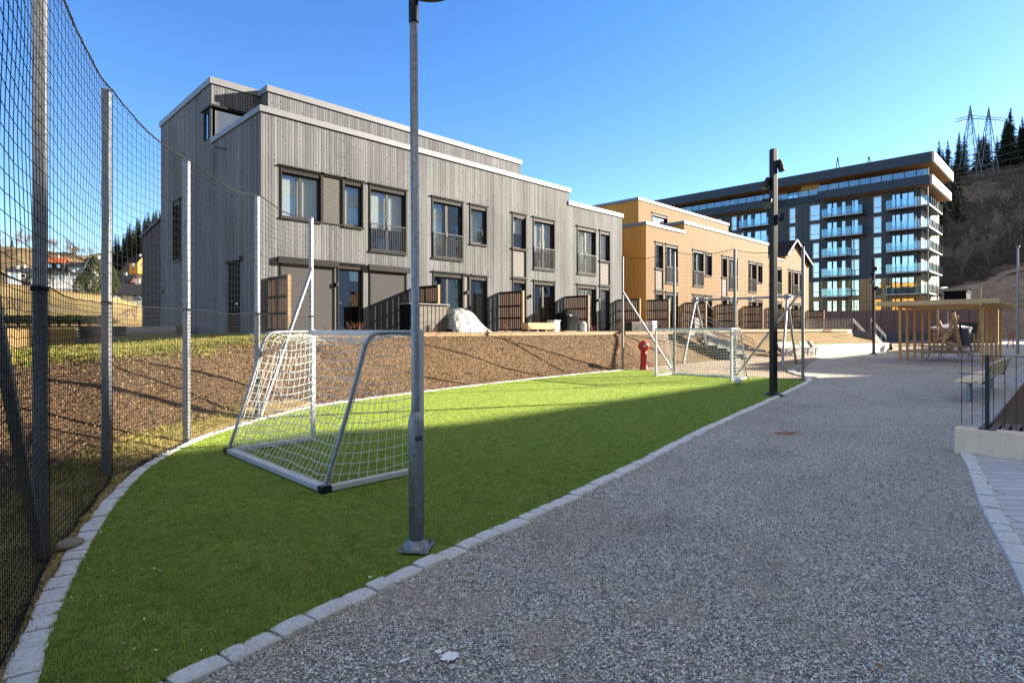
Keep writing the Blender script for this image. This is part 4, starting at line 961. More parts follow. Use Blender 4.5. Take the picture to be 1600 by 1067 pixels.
for nm, o_, hh in (('chute', 0, 0),):
    m = MB(); 
    for a, b in ((P0, P1), (P1, P2)): m.mesh([a - sd, b - sd, b + sd, a + sd, a - sd - Vector((0, 0, .04)), b - sd - Vector((0, 0, .04)), b + sd - Vector((0, 0, .04)), a + sd - Vector((0, 0, .04))], [(0, 1, 2, 3), (4, 7, 6, 5), (0, 4, 5, 1), (3, 2, 6, 7), (0, 3, 7, 4), (1, 5, 6, 2)])
    m.build('chute', 'steel', rt)
for s_ in (-1, 1): MB().bar(P0 + sd * s_ + Vector((0, 0, .08)), P1 + sd * s_ + Vector((0, 0, .08)), .04, .2).bar(P1 + sd * s_ + Vector((0, 0, .05)), P2 + sd * s_ + Vector((0, 0, .02)), .04, .12).build('side', 'steel', rt)
MB().box(27.2, 28.1, 14.5, 15.3, 1.28, 1.5).build('platform', 'cap', rt)
def steps(name, label, x0, x1, ya, yb, za, zb, n, rails=True, axis='y', mat='stepconc'):
    rt = root(name, ((x0 + x1) / 2, (ya + yb) / 2, zb), label, 'steps'); m = MB()
    for i in range(n):
        t0, t1 = i / n, (i + 1) / n; z = za + (zb - za) * t1
        if axis == 'y': m.box(x0, x1, ya + (yb - ya) * t0, ya + (yb - ya) * t1, zb - .1, z + .002)
        else: m.box(x0 + (x1 - x0) * t0, x0 + (x1 - x0) * t1, ya, yb, zb - .1, z + .002)
    m.build('treads', mat, rt)
    for side in (0, 1):
        o = MB()
        if axis == 'y':
            xx = (x0 + .05, x1 - .05)[side]; A, B = Vector((xx, ya + .3, za)), Vector((xx, yb, zb))
        else:
            yy = (ya + .05, yb - .05)[side]; A, B = Vector((x0 - .3, yy, za)), Vector((x1, yy, zb))
        for h in (.9, .7): o.tube([A + Vector((0, 0, h)), B + Vector((0, 0, h))], .02, 8)
        for i in range(4): p = A.lerp(B, i / 3); o.tube([p - Vector((0, 0, .1)), p + Vector((0, 0, .9))], .016, 6)
        o.build('handrail', 'galvd', rt)
steps('bank_steps', 'steps with pale handrails cut into the bank beyond the far goal', 29.2, 31.6, 15.6, 12.9, 1.58, .1, 9)
steps('path_steps', 'steps with pale handrails where the terrace ends beyond the granite wall', 54.0, 58.6, 12.5, 13.9, 1.6, .15, 9, axis='x')
rt = root('picket_railing', (52, 17.6, 1.58), 'low grey picket railing at the far end of the terrace', 'railing')
m = MB()
for i in range(46): m.box(54.3 + .0, 54.33, 13.9 + i * .0, 13.9, 1.58, 1.6)
m = MB()
for i in range(40):
    y = 14.1 + i * .115; m.box(54.0, 54.03, y, y + .05, 1.6, 2.5)
m.build('pickets', 'greywood', rt); MB().box(53.96, 53.998, 14.1, 18.7, 2.38, 2.44).build('rail', 'greywood', rt)
# granite retaining wall
m = MB(); rnd = random.Random(3); W_ = smooth_line([(37.0, 13.35), (38.6, 12.75), (40.0, 12.2), (43, 11.6), (46, 10.95), (48.8, 10.4)], 6)
Lw = [0]
for a, b in zip(W_, W_[1:]): Lw.append(Lw[-1] + (b - a).length)
def wp(s):
    for i in range(len(Lw) - 1):
        if s <= Lw[i + 1] or i == len(Lw) - 2: return W_[i].lerp(W_[i + 1], (s - Lw[i]) / (Lw[i + 1] - Lw[i]))
rw = root('granite_wall', (43, 11.6, 0), 'low curved retaining wall of pale granite blocks at the foot of the bank', 'wall'); 
for row in range(3):
    s = -rnd.uniform(0, .3)
    while s < Lw[-1]:
        l = rnd.uniform(.45, .8); a, b = wp(max(0, s + .01)), wp(min(Lw[-1], s + l - .01)); z0 = row * .21; 
        if (b - a).length > .1: m.bar(Vector((a.x, a.y, z0 + .1)), Vector((b.x, b.y, z0 + .1)), .32 + rnd.uniform(-.02, .02), .2)
        s += l
m.build('blocks', 'kerb', rw)
# benches
def make_bench(L=1.8, mat='benchwood', legs='galv'):
    rt = root('park_bench', (0, 0, 0), '', 'bench', local=True)      # seat along x, back on the -y side
    m = MB()
    for i in range(4): m.box(-L / 2, L / 2, -.20 + i * .125, -.20 + i * .125 + .105, .43, .465)
    m.build('seat', mat, rt, .004); m = MB()
    for i in range(3): 
        a = Vector((0, -.25 - i * .035, .56 + i * .12)); m.bar(a - Vector((L / 2, 0, 0)), a + Vector((L / 2, 0, 0)), .028, .10, (0, -.28, 1))
    m.build('backrest', mat, rt)
    for x in (-L / 2 + .35, L / 2 - .35):
        MB().tube([(x, .05, 0), (x, .05, .43)], .045, 10).build('leg', legs, rt); MB().bar((x, .25, .415), (x, -.24, .415), .06, .03).bar((x, -.22, .40), (x, -.34, .86), .05, .02, (0, 1, 0)).build('bracket', 'trim', rt)
    return rt
b = make_bench(4.6); b.location = (18.3, 1.85, 0); b['label'] = 'long pale slatted bench behind the concrete wall on the right'
for i, (x, lb) in enumerate(((36.0, 'left one of two weathered benches below the bank behind the swing'), (38.1, 'right one of two weathered benches below the bank behind the swing'))):
    b2 = make_bench(1.7, 'greywood') if i == 0 else copy_tree(b2); b2.location = (x, 12.6 - i * .5, 0); b2.rotation_euler = (0, 0, R(172)); b2['label'] = lb; b2['group'] = 'weathered benches below the bank'

# ------------------------------------------------------------------ right foreground: wall, railing, bed
tag(MB().box(9.42, 9.68, -4.5, 1.25, -.05, .318).build('concrete_wall', 'concrete', None, .012), 'low buff concrete wall end with a dark railing on it', 'wall')
rt = root('rod_railing', (9.55, .94, .318), 'dark thin rod railing standing on the low concrete wall', 'railing')
for y in (.93, -1.0): 
    p = MB().box(9.53, 9.57, y - .022, y + .022, .326, 1.27).build('post', 'rail', rt); MB().box(9.49, 9.61, y - .09, y + .09, .319, .326).build('foot_plate', 'rail', p)
    for dx, dy in ((.045, .07), (.045, -.07), (-.045, .07), (-.045, -.07)): MB().cyl((9.55 + dx, y + dy, .3265), (9.55 + dx, y + dy, .345), .008, None, 6).build('bolt', 'galvd', p)
m = MB(); y = 1.19
while y > -2.5:
    if abs(y - .93) > .04: m.tube([(9.55, y, .36), (9.55, y, 1.26)], .0045, 5)
    y -= .108
m.build('rods', 'rail', rt)
m = MB(); m.tube([(9.55, 1.19, 1.26), (9.55, -2.5, 1.26)], .0045, 5); m.tube([(9.543, 1.22, 1.02), (9.543, .94, 1.02)], .0045, 5); m.build('rails', 'rail', rt)
rt = root('timber_grate', (10.1, .2, .25), 'reddish timber slats lying behind the low concrete wall', 'deck'); m = MB(); y = 1.0
while y > -2.5: m.box(9.8, 10.5, y - .035, y + .035, .27, .30); y -= .105
m.build('slats', 'screenwood', rt); MB().box(9.85, 9.95, -2.5, 1.0, 0, .268).box(10.35, 10.45, -2.5, 1.0, 0, .268).build('joists', 'trim', rt)
m = MB(); m.q([(11.3, 1.13, .02), (11.3, -4, .02), (33, -4, .02), (33, 1.6, .02)]); structure(m, 'planting_bed', 'bank')
m = MB(); x = 11.3
while x < 32: m.box(x, min(x + 1.0, 32) - .012, 1.15 + (x - 11.3) * .02, 1.42 + (x - 11.3) * .02, -.05, .06); x += 1.0
structure(m, 'bed_kerb', 'greyconc')
# pergola
mb = MB(); mb.prism([(32.2, 2.2), (43, 2.2), (43, 7.6), (32.2, 7.6)], -.05, .02); structure(mb, 'pergola_slab', 'greyconc')
rt = root('pergola', (36.3, 5.0, 0), 'open pine pergola with rows of square posts over the picnic table', 'pergola')
for y in (3.44, 6.6):
    for x in (33.6, 35.2, 37.0, 39.0, 41.0): MB().box(x - .055, x + .055, y - .055, y + .055, .02, 2.66).build('post', 'pine', rt, .006)
    MB().box(32.9, 41.9, y - .05, y + .05, 2.661, 2.76).build('plate', 'pinebeam', rt, .005)
m = MB(); x = 33.15
while x < 42: m.box(x, x + .045, 2.82, 7.42, 2.765, 2.90); x += .135
m.build('roof_slats', 'pinebeam', rt)
MB().box(32.95, 33.05, 2.8, 7.45, 2.74, 2.96).build('front_beam', 'pinebeam', rt, .005); MB().box(42.03, 42.13, 2.8, 7.45, 2.74, 2.96).build('back_beam', 'pinebeam', rt, .005)
# picnic table
def make_table():
    rt = root('picnic_table', (0, 0, 0), '', 'picnic table', local=True)       # long side along y
    m = MB()
    for i in range(5): m.box(-.37 + i * .15, -.37 + i * .15 + .138, -.95, .95, .70, .745)
    m.build('table_top', 'tablewood', rt, .005)
    for s_ in (-1, 1):
        m = MB()
        for i in range(2): m.box(s_ * .70 - .14 + i * .145, s_ * .70 + i * .145 - .005, -.95, .95, .42, .46)
        m.build('seat', 'tablewood', rt, .005)
    for y in (-.6, .6):
        for s_ in (-1, 1):
            pts = smooth_line([(s_ * .1, 0, .68), (s_ * .35, 0, .45), (s_ * .28, 0, .12), (s_ * .5, 0, .035), (s_ * .8, 0, .06), (s_ * .95, 0, .25), (s_ * .7, 0, .405)], 5)
            MB().tube([(p.x, y, p.z) for p in pts], .022, 8).build('leg', 'steel', rt)
    return rt
t1 = make_table(); t1.location = (35.2, 5.05, .02); t1['label'] = 'picnic table with curved steel legs at the front of the pergola'; t1['group'] = 'picnic tables'
t2 = copy_tree(t1, (37.5, 4.9, .02), 0, 'picnic table with curved steel legs at the back of the pergola')
t3 = copy_tree(t1, (50.5, 8.7, .02), 1.1, 'picnic table on the sunlit path left of the pergola')

# play logs behind the pergola
rt = root('log_climber', (50, 7, 0), 'climbing frame of leaning peeled logs behind the pergola', 'climbing frame')
def logp(a, b, D1, D2=None, r=.12):
    p, q = at(*a, D1), at(*b, D2 or D1); MB().tube([p, (p + q) / 2 + Vector((.03, .02, 0)), q], [r, r * 1.1, r * 1.15], 10).build('log', 'log', rt)
logp((1489, 488), (1501, 548), 43.5, 43, .13); logp((1487, 500), (1480, 549), 43.5, 43, .12); logp((1466, 502), (1488, 547), 44, 43.5, .13); logp((1495, 492), (1493, 505), 44, 44, .13); logp((1462, 531), (1482, 528), 43, 42.6, .12); logp((1476, 535), (1495, 540), 42.6, 42.6, .12); logp((1460, 519), (1460, 550), 43, 42.8, .07); logp((1470, 548), (1478, 522), 42, 43, .1); logp((1459, 516), (1490, 519), 43, 43, .04)
rp = MB(); rnd = random.Random(4)
for i in range(7): rp.tube([at(1498 + i * .4, 505, 43.4), at(1503 + i * 1.4, 547, 43 - i * .1)], .012, 4)
rp.tube([at(1478, 533, 42.8), at(1487, 527, 43)], .1, 8); rp.build('ropes', 'black', rt)
def poles(name, label, cat, segs, mat='log', D=43, r=.05):
    p = at(*segs[0][1], D); rt = root(name, (p.x, p.y, 0), label, cat)
    for a, b in segs: MB().tube([at(*a, D), at(*b, D)], r, 8).build('pole', mat, rt)
poles('h_shaped_frame', 'h shaped peeled post pair right of the log climber', 'play frame', [((1521.5, 521.5), (1523.5, 549.5)), ((1528, 519), (1528, 549.5)), ((1522.5, 532), (1528, 532))], D=41, r=.07)
poles('tall_stake', 'tall thin wooden stake rising above the pergola on its left', 'stake', [((1464.5, 450), (1465, 545))], D=47, r=.06)
poles('tall_stake', 'tall thin wooden stake rising above the pergola on its right', 'stake', [((1532.3, 449), (1530, 545))], D=47, r=.05)
poles('ladder_frame', 'red climbing ladder frame at the far right', 'play frame', [((1579, 521), (1573, 543)), ((1583, 520), (1583, 544)), ((1577, 529), (1583, 529)), ((1575, 536), (1583, 536))], 'red', 49, .035)
rt = root('street_light', tuple(at(1480, 513, 60)), 'small pale street light seen through the pergola', 'street light'); MB().tube([at(1480, 540, 60), at(1480.5, 484, 60)], .06, 8).build('pole', 'cap', rt); MB().bar(at(1478, 483, 60), at(1485, 483, 60), .25, .12).build('luminaire', 'whitepaint', rt)
rt = root('garden_parasol', tuple(at(1485, 540, 56)), 'wide pale parasol beyond the log climber', 'parasol', local=True)
m = MB(); n = 10; vs = [(0, 0, 2.15)] + [(1.7 * math.cos(2 * math.pi * i / n), 1.7 * math.sin(2 * math.pi * i / n), 1.75) for i in range(n)] + [(1.7 * math.cos(2 * math.pi * i / n), 1.7 * math.sin(2 * math.pi * i / n), 1.62) for i in range(n)]
m.mesh(vs, [(0, 1 + i, 1 + (i + 1) % n) for i in range(n)] + [(1 + i, 1 + n + i, 1 + n + (i + 1) % n, 1 + (i + 1) % n) for i in range(n)]); m.build('canopy', 'house_w', rt); MB().tube([(0, 0, 0), (0, 0, 2.14)], .03, 8).build('pole', 'cap', rt)
rt = root('dark_shed', tuple(at(1505, 540, 58)), 'small black shed beside the pale parasol', 'shed'); p = at(1505, 540, 58); MB().box(p.x - .8, p.x + .8, p.y - .55, p.y + .55, 0, 1.7).build('wall', 'charcoal', rt); MB().box(p.x - .9, p.x + .9, p.y - .65, p.y + .65, 1.7, 1.78).build('roof', 'slate', rt)

# small things: leaves and soil patches
def leaf(x, y, z, s, a, label):
    m = MB(); m.mesh([(-s, 0, 0), (-s * .3, s * .38, s * .16), (s, 0, .0), (-s * .2, -s * .36, s * .12), (0, 0, -.0)], [(0, 4, 1), (4, 2, 1), (0, 3, 4), (4, 3, 2)])
    o = m.build('fallen_leaf', 'leaf'); o.location = (x, y, z); o.rotation_euler = (0, 0, a); tag(o, label, 'leaf', 'fallen leaves')
for (px, py, s, a, lb) in ((190, 893, .028, .6, 'pale curled leaf on the turf in the lower left'), (199, 1044, .02, 1.2, 'small leaf on the turf at the bottom left corner'), (487, 874, .018, 0, 'tan leaf on the turf left of the lamp post foot'), (480, 887, .025, 1.5, 'whitish leaf on the turf just left of the lamp post'), (1374, 1040, .035, .4, 'brown leaf on the gravel near the bottom right'), (730, 900, .03, 2, 'reddish leaf on the gravel below the kerb')):
    p = gnd(px, py, .03); leaf(p.x, p.y, .032, s, a, lb)
for i, (px, py, rx) in enumerate(((1228, 676, .22),)):
    p = gnd(px, py); m = MB(); n = 26; pts = [(rx * (1 + .9 * nz(math.cos(2 * math.pi * k / n) * 3, math.sin(2 * math.pi * k / n) * 2, i * 3.3)) * math.cos(2 * math.pi * k / n), rx * .7 * (1 + .9 * nz(math.cos(2 * math.pi * k / n) * 3, math.sin(2 * math.pi * k / n) * 2, i + 9)) * math.sin(2 * math.pi * k / n)) for k in range(n)]
    m.mesh([(0, 0, .004)] + [(x, y, -.007) for x, y in pts], [(0, 1 + k, 1 + (k + 1) % n) for k in range(n)], True); o = m.build('soil_patch', 'rust'); o.location = (p.x, p.y, 0)
    tag(o, ['rust brown soil patch out in the middle of the gravel', 'small rusty patch of soil in the gravel by the kerb', 'small rusty patch of soil at the bottom of the gravel'][i], 'soil patch')

# ------------------------------------------------------------------ apartment block
AX = 92.
rt = root('apartment_block', (AX, 14.5, 4), 'tall dark apartment block with ochre lower floors and glass balconies', 'apartment block'); APT = rt
FL = [3.45, 6.3, 9.15, 12.0, 14.8, 17.6]   # window sill heights by storey
wins = []
for k, z in enumerate(FL):
    h = 2.3
    wins += [(20.2, 21.2, z, z + h), (39.3, 39.9, z, z + h), (40.4, 41.3, z, z + h), (31.4, 32.3, z, z + h)]
    if k <= 3: wins += [(22.9, 23.9, z, z + h), (28.1, 29.0, z, z + h)]
    else: wins += [(28.0, 29.4, z, z + h)]
    wins += [(47.5, 48.4, z, z + h), (50.2, 51.1, z, z + h)]
doors = []
for k, z in enumerate(FL):
    doors += [(16.45, 17.9, z - .1, z + 2.3), (18.0, 19.05, z - .1, z + 2.3)]
    doors += [(25.7, 27.1, z - .1, z + 2.3), (24.45, 25.2, z - .1, z + 2.3)]
    if k > 3: doors += [(23.0, 23.9, z - .1, z + 2.3)]
    doors += [(34.5, 35.4, z - .1, z + 2.3), (35.6, 37.6, z - .1, z + 2.3), (38.0, 38.8, z - .1, z + 2.3), (43, 45, z - .1, z + 2.3)]
allh = wins + doors
m = MB(*TX(AX)); wall_sheet(m, 15.7, 56, 8.6, 20.3, [h for h in allh if h[2] > 8.6], .25); m.build('upper_wall', 'charcoal', rt)
m = MB(*TX(AX)); wall_sheet(m, 15.7, 56, 0, 8.6, [h for h in allh if h[2] < 8.6], .25); m.build('lower_wall', 'gold', rt)
# side face to the sun
m = MB(*TY(15.7)); sh = [(u, u + .9, z - .1, z + 2.2) for z in FL for u in (94.0, 96.2, 99.5, 102.4)]
wall_sheet(m, AX, 104.6, 5.8, 20.3, [h for h in sh if h[2] > 5.9], .2); m.build('side_wall', 'whitewall', rt)
m = MB(*TY(15.7)); wall_sheet(m, AX, 104.6, 0, 5.8, [h for h in sh if h[3] < 5.8], .2); m.build('side_wall', 'gold', rt)
MB().q([(AX, 56, 0), (104, 56, 0), (104, 56, 24), (AX, 56, 24)]).q([(104.6, 15.7, 0), (104.6, 56, 0), (104.6, 56, 24), (104.6, 15.7, 24)]).box(AX + .4, 104.5, 16, 56, 20.1, 20.3).build('rear_wall', 'charcoal', rt)
def apt_win(T, h, door=False, dark=False):
    a, b, c, d = h; m = MB(*T); w_ = .07
    m.box(a, a + w_, -.01, .16, c, d); m.box(b - w_, b, -.01, .16, c, d); m.box(a + w_, b - w_, -.01, .16, c, c + w_); m.box(a + w_, b - w_, -.01, .16, d - w_, d)
    if door:
        if b - a > 1.2: m.box((a + b) / 2 - .05, (a + b) / 2 + .05, .04, .15, c + w_, d - w_)
    else: m.box(a + w_, b - w_, .04, .15, c + .72, c + .80)
    f = m.build('door' if door else 'window', 'trim' if (dark or door) else 'wframe', APT)
    MB(*T).box(a + w_, b - w_, .09, .10, c + w_, d - w_).build('pane', 'glassap', f)
for i, h in enumerate(wins): apt_win(TX(AX), h, False, h[2] < 8)
for h in doors: apt_win(TX(AX), h, True)
for h in sh: apt_win(TY(15.7), h, False)
# balconies
def balcony(y0, y1, z, wrap=False, front=90.0, x1=None):
    m = MB(); m.box(front, AX - .01, y0, y1, z - .2, z); 
    if wrap: m.box(AX - .01, 99., y0, 15.65, z - .2, z)
    o = m.build('balcony', 'fascia', APT)
    g = MB(); p = MB(); e = MB(); f = front - .03; zt = z + 1.08
    def run(a, b):
        a, b = Vector((*a, 0)), Vector((*b, 0)); L = (b - a).length; n = max(1, round(L / 1.25))
        for i in range(n + 1):
            q = a.lerp(b, i / n); p.bar(q + Vector((0, 0, z - .22)), q + Vector((0, 0, zt)), .05, .05)
            if i < n:
                r_ = a.lerp(b, (i + 1) / n); d = (r_ - q).normalized() * .05; g.bar(q + d + Vector((0, 0, (z + zt) / 2)), r_ - d + Vector((0, 0, (z + zt) / 2)), .012, 1.02)
        e.bar(a + Vector((0, 0, z - .1)), b + Vector((0, 0, z - .1)), .03, .16)
    run((f, y1), (f, y0)); run((f, y0), (99. if wrap else AX, y0))
    if True: run((AX, y1), (f, y1))
    p.build('railing_post', 'frame', o); g.build('glass_panel', 'glassb', o); e.build('edge_strip', 'galv', o)
    return o
for z in (6.3, 9.15, 12.0, 14.8, 17.65): balcony(14.5, 19.3, z, True)
for z in (6.3, 9.15, 12.0): balcony(23.9, 27.2, z)
for z in (14.8, 17.65): balcony(22.0, 27.2, z); 
for z in (6.3, 9.15, 12.0, 14.8, 17.65): balcony(34.6, 39.2, z); balcony(42.5, 46.5, z)
for (x, y) in ((90.1, 19.0), (90.1, 16.0), (90.1, 14.7), (90.1, 26.9), (90.1, 24.1), (90.1, 38.9), (90.1, 34.9)): MB().box(x - .06, x + .06, y - .06, y + .06, 3.2, 20.2).build('column', 'frame', rt)
# top storey: parapet bands, set back glazing, roof slab
m = MB(); m.box(89.9, 90.2, 14.5, 27.75, 20.2, 21.35); m.box(89.9, 90.2, 34.0, 56, 20.2, 21.35); m.box(91.85, 91.99, 27.75, 34, 20.3, 21.35); m.build('parapet', 'fascia', rt)
m = MB(); m.box(90.201, 104.5, 14.2, 14.5, 20.2, 21.35); m.build('parapet', 'whitewall', rt)
m = MB(); m.box(90.21, AX - .01, 14.51, 27.7, 20.2, 20.35); m.box(90.21, AX - .01, 34, 56, 20.2, 20.35); m.box(AX - .009, 104.4, 14.51, 15.69, 20.2, 20.35); m.build('soffit', 'soffit', rt)
TW = 93.4
m = MB(*TX(TW)); th = [(u, u + w_, 20.5, 22.7) for u, w_ in ((15.9, 1.9), (18.3, 1.6), (21.4, 1.6), (23.2, 1.2), (24.6, 1.4), (35.5, 1.3), (37.6, 1.6), (39.6, 1.8), (42.2, 1.8), (45.0, 1.6), (47.4, 1.6), (50, 1.3), (31.5, 1.6))]
wall_sheet(m, 15.7, 56, 20.3, 22.9, th, .2); m.build('top_wall', 'soffit', rt)
for h in th: apt_win(TX(TW), h, True)
MB().box(AX, 93.38, 28.0, 30.6, 20.3, 22.9).build('fin_wall', 'gold', rt)
MB().box(TW, 104, 15.7, 15.9, 20.3, 22.9).build('side_wall', 'whitewall', rt)
MB().box(89.75, 90.0, 14.2, 56.2, 22.88, 24.2).box(89.76, 104, 14.3, 56.1, 23.9, 24.1).build('fascia', 'fascia', rt)
MB().box(89.751, 104.2, 13.95, 14.199, 22.89, 24.19).build('fascia', 'whitewall', rt)
MB().box(90.01, 104, 14.21, 56, 22.89, 22.95).build('soffit', 'soffit', rt)
for (y0, y1) in ((14.6, 27.6), (28.1, 33.9), (34.1, 55)):
    p = MB(); g = MB(); n = round((y1 - y0) / 1.3); X_ = 90.05 if y0 != 28.1 else 91.95
    for i in range(n + 1):
        y = y0 + (y1 - y0) * i / n; p.box(X_ - .03, X_ + .03, y - .025, y + .025, 21.35, 22.2)
        if i < n: g.box(X_ - .006, X_ + .006, y + .05, y + (y1 - y0) / n - .05, 21.38, 22.15)
    o = p.build('top_railing', 'frame', rt); g.build('glass_panel', 'glassb', o)
for (y, h) in ((25.5, 1.9), (21.6, 1.2)):
    MB().tube([(91.5, y - .3, 24.1), (91.5, y, 24.1 + h)], .06, 5).tube([(91.5, y + .3, 24.1), (91.5, y, 24.1 + h)], .06, 5).bar((91.5, y - .2, 24.6), (91.5, y + .2, 24.6), .06, .06).bar((91.5, y - .12, 24.1 + h), (91.5, y + .12, 24.1 + h), .15, .15).build('roof_bracket', 'blacksheet', rt)
MB().box(92.5, 93.5, 31, 32, 24.1, 24.4).build('roof_hatch', 'cap', rt)
# podium in front
rt = root('podium_wall', (86, 30, 0), 'long brown panelled podium wall in front of the apartment block', 'wall')
MB().box(86, 86.5, 7.4, 60, -.05, 4.05).build('wall', 'podium', rt); MB().box(86.5, AX, 14, 60, 3.2, 3.4).build('terrace', 'greyconc', rt)
m = MB(); m.box(86.05, 86.09, 9, 55, 5.1, 5.15)
for i in range(60): y = 9 + i * .75; m.box(86.05, 86.08, y, y + .03, 4.05, 5.1)
m.build('railing', 'rail', rt); MB().box(85.9, 86, 9.3, 11.0, 0, 2.4).build('door', 'black', rt)
rt = root('low_fence', (84, 8, 0), 'dark board fence at the foot of the podium', 'fence'); MB().box(84.2, 84.3, 13.5, 22, 0, 1.1).build('boards', 'charcoal', rt)
rt = root('dark_annex', (97, 12, 4), 'small black annex box at the foot of the slope by the apartment block', 'annex'); MB().box(97, 101, 11.6, 14.0, 0, 6.6).build('wall', 'blacksheet', rt); MB().box(96.9, 101.1, 11.5, 14.1, 6.6, 6.75).build('roof', 'blacksheet', rt)

# ------------------------------------------------------------------ terrain: right hillside, left fields and distance
def patch(name, mat, rows, x0, x1, nx, rough=1., sub=6):
    """rows: (distance, [(px, py)...]) silhouettes of the ground at that distance"""
    R_ = []
    for (D0, l0), (D1, l1) in zip(rows, rows[1:]):
        for j in range(sub):
            t = j / sub; R_.append((D0 + (D1 - D0) * t, l0, l1, t))
    R_.append((rows[-1][0], rows[-1][1], rows[-1][1], 0))
    vs = []
    for (D, a, b, t) in R_:
        for i in range(nx + 1):
            x = x0 + (x1 - x0) * i / nx
            za = at(x, interp(a, x), 1).z - EYE; zb = at(x, interp(b, x), 1).z - EYE
            p = at(x, HZ, D); p.z = EYE + (za * (1 - t) + zb * t) * D + rough * nz(p.x, p.y, 0, .06) + rough * .35 * nz(p.x, p.y, 5, .25); vs.append(p)
    fs = [(j * (nx + 1) + i, j * (nx + 1) + i + 1, (j + 1) * (nx + 1) + i + 1, (j + 1) * (nx + 1) + i) for j in range(len(R_) - 1) for i in range(nx)]
    m = MB(); m.mesh(vs, fs, True); o = structure(m, name, mat)
    return vs, nx, len(R_)
HR = patch('hillside_cleared', 'hillbare', [(97, [(1380, 528), (1800, 528)]), (106, [(1380, 490), (1480, 478), (1560, 488), (1620, 488), (1800, 500)]), (122, [(1380, 450), (1470, 452), (1540, 430), (1600, 412), (1800, 395)])], 1400, 1790, 90, 1.0)
H2 = patch('hillside', 'hill', [(120, [(1300, 470), (1470, 455), (1540, 434), (1600, 415), (1800, 398)]), (150, [(1300, 440), (1470, 400), (1600, 370), (1800, 350)]), (190, [(1300, 400), (1470, 345), (1600, 318), (1800, 290)]), (235, [(1300, 360), (1470, 290), (1540, 276), (1600, 255), (1800, 215)]), (275, [(1300, 340), (1470, 275), (1540, 262), (1600, 232), (1800, 170)]), (330, [(1300, 360), (1470, 300), (1600, 262), (1800, 210)])], 1300, 1800, 110, 2.2)
def surf(H, x, D0, D1, rnd):
    pass
# left fields and distance
patch('field', 'field', [(31, [(-260, 520), (0, 520), (120, 520), (240, 519), (300, 519)]), (42, [(-260, 500), (0, 500), (120, 503), (230, 506), (300, 506)]), (60, [(-260, 475), (0, 470), (120, 474), (200, 487), (230, 497), (300, 502)]), (85, [(-260, 438), (0, 441), (60, 448), (120, 455), (170, 462), (230, 480), (300, 490)]), (120, [(-260, 450), (0, 452), (120, 462), (230, 488), (300, 495)])], -260, 300, 90, .35)
patch('distant_hill', 'hillleft', [(150, [(-260, 470), (0, 465), (110, 470), (230, 480), (420, 490)]), (230, [(-260, 425), (0, 430), (110, 428), (150, 440), (230, 455), (420, 470)]), (330, [(-260, 372), (0, 385), (60, 388), (110, 400), (150, 412), (180, 425), (230, 395), (420, 380)]), (420, [(-260, 375), (0, 390), (100, 402), (160, 425), (185, 420), (205, 395), (235, 375), (420, 365)]), (520, [(-260, 395), (0, 410), (230, 390), (420, 380)])], -260, 420, 110, 2.5)

# ridge to the right of the view that keeps the sun off the hillside
m = MB(); nx_, ny_ = 40, 40; vs = []
def sm(t): t = max(0, min(1, t)); return t * t * (3 - 2 * t)
for i in range(nx_ + 1):
    for j in range(ny_ + 1):
        x, y = 108 + 260 * i / nx_, -190 + 188 * j / ny_
        z = min(90 * sm((x - 105) / 160), .30 * (x - 92) + 3) * sm((-y + 3) / 14) * sm((y + 190) / 70) + 1.5 * nz(x, y, 0, .08); vs.append((x, y, z - .5))
m.mesh(vs, [(i * (ny_ + 1) + j, (i + 1) * (ny_ + 1) + j, (i + 1) * (ny_ + 1) + j + 1, i * (ny_ + 1) + j + 1) for i in range(nx_) for j in range(ny_)], True); structure(m, 'side_ridge', 'hill')
# ------------------------------------------------------------------ trees
def make_spruce(seed, name='spruce', h=14., w=2.7):
    rnd = random.Random(seed); rt = root(name, (0, 0, 0), 'spruce', 'tree', local=True)
    MB().tube([(0, 0, -1.5), (0, 0, h * .5), (0, 0, h)], [.22, .12, .02], 6).build('trunk', 'bark', rt)
    m = MB(); z = h * .10
    while z < h * .985:
        t = (z - h * .1) / (h * .9); L = w * (1 - t) ** .85 * rnd.uniform(.65, 1.1) + .12; n = 7 if t < .7 else 5; a0 = rnd.uniform(0, 6)
        for k in range(n):
            if rnd.random() < .12: continue
            a = a0 + 6.283 * k / n + rnd.uniform(-.3, .3); l = L * rnd.uniform(.6, 1.15); dr = .32 * l; dx, dy = math.cos(a), math.sin(a)
            for s in range(4):
                u0, u1 = s / 4, (s + 1) / 4 + .1; ww = .30 * l * (1 - u0 * .75) + .08
                p0 = Vector((dx * l * u0, dy * l * u0, z - dr * u0)); p1 = Vector((dx * l * u1, dy * l * u1, z - dr * u1 - .1)); sd = Vector((-dy, dx, 0)) * ww
                q = p0.lerp(p1, .8); m.mesh([p0, q + sd + Vector((0, 0, -.12 * l)), p1, q - sd + Vector((0, 0, -.12 * l))], [(0, 1, 2), (0, 2, 3)])
        z += h * .024 * (1.3 - t * .6)
    m.build('crown', 'spruce', rt); return rt
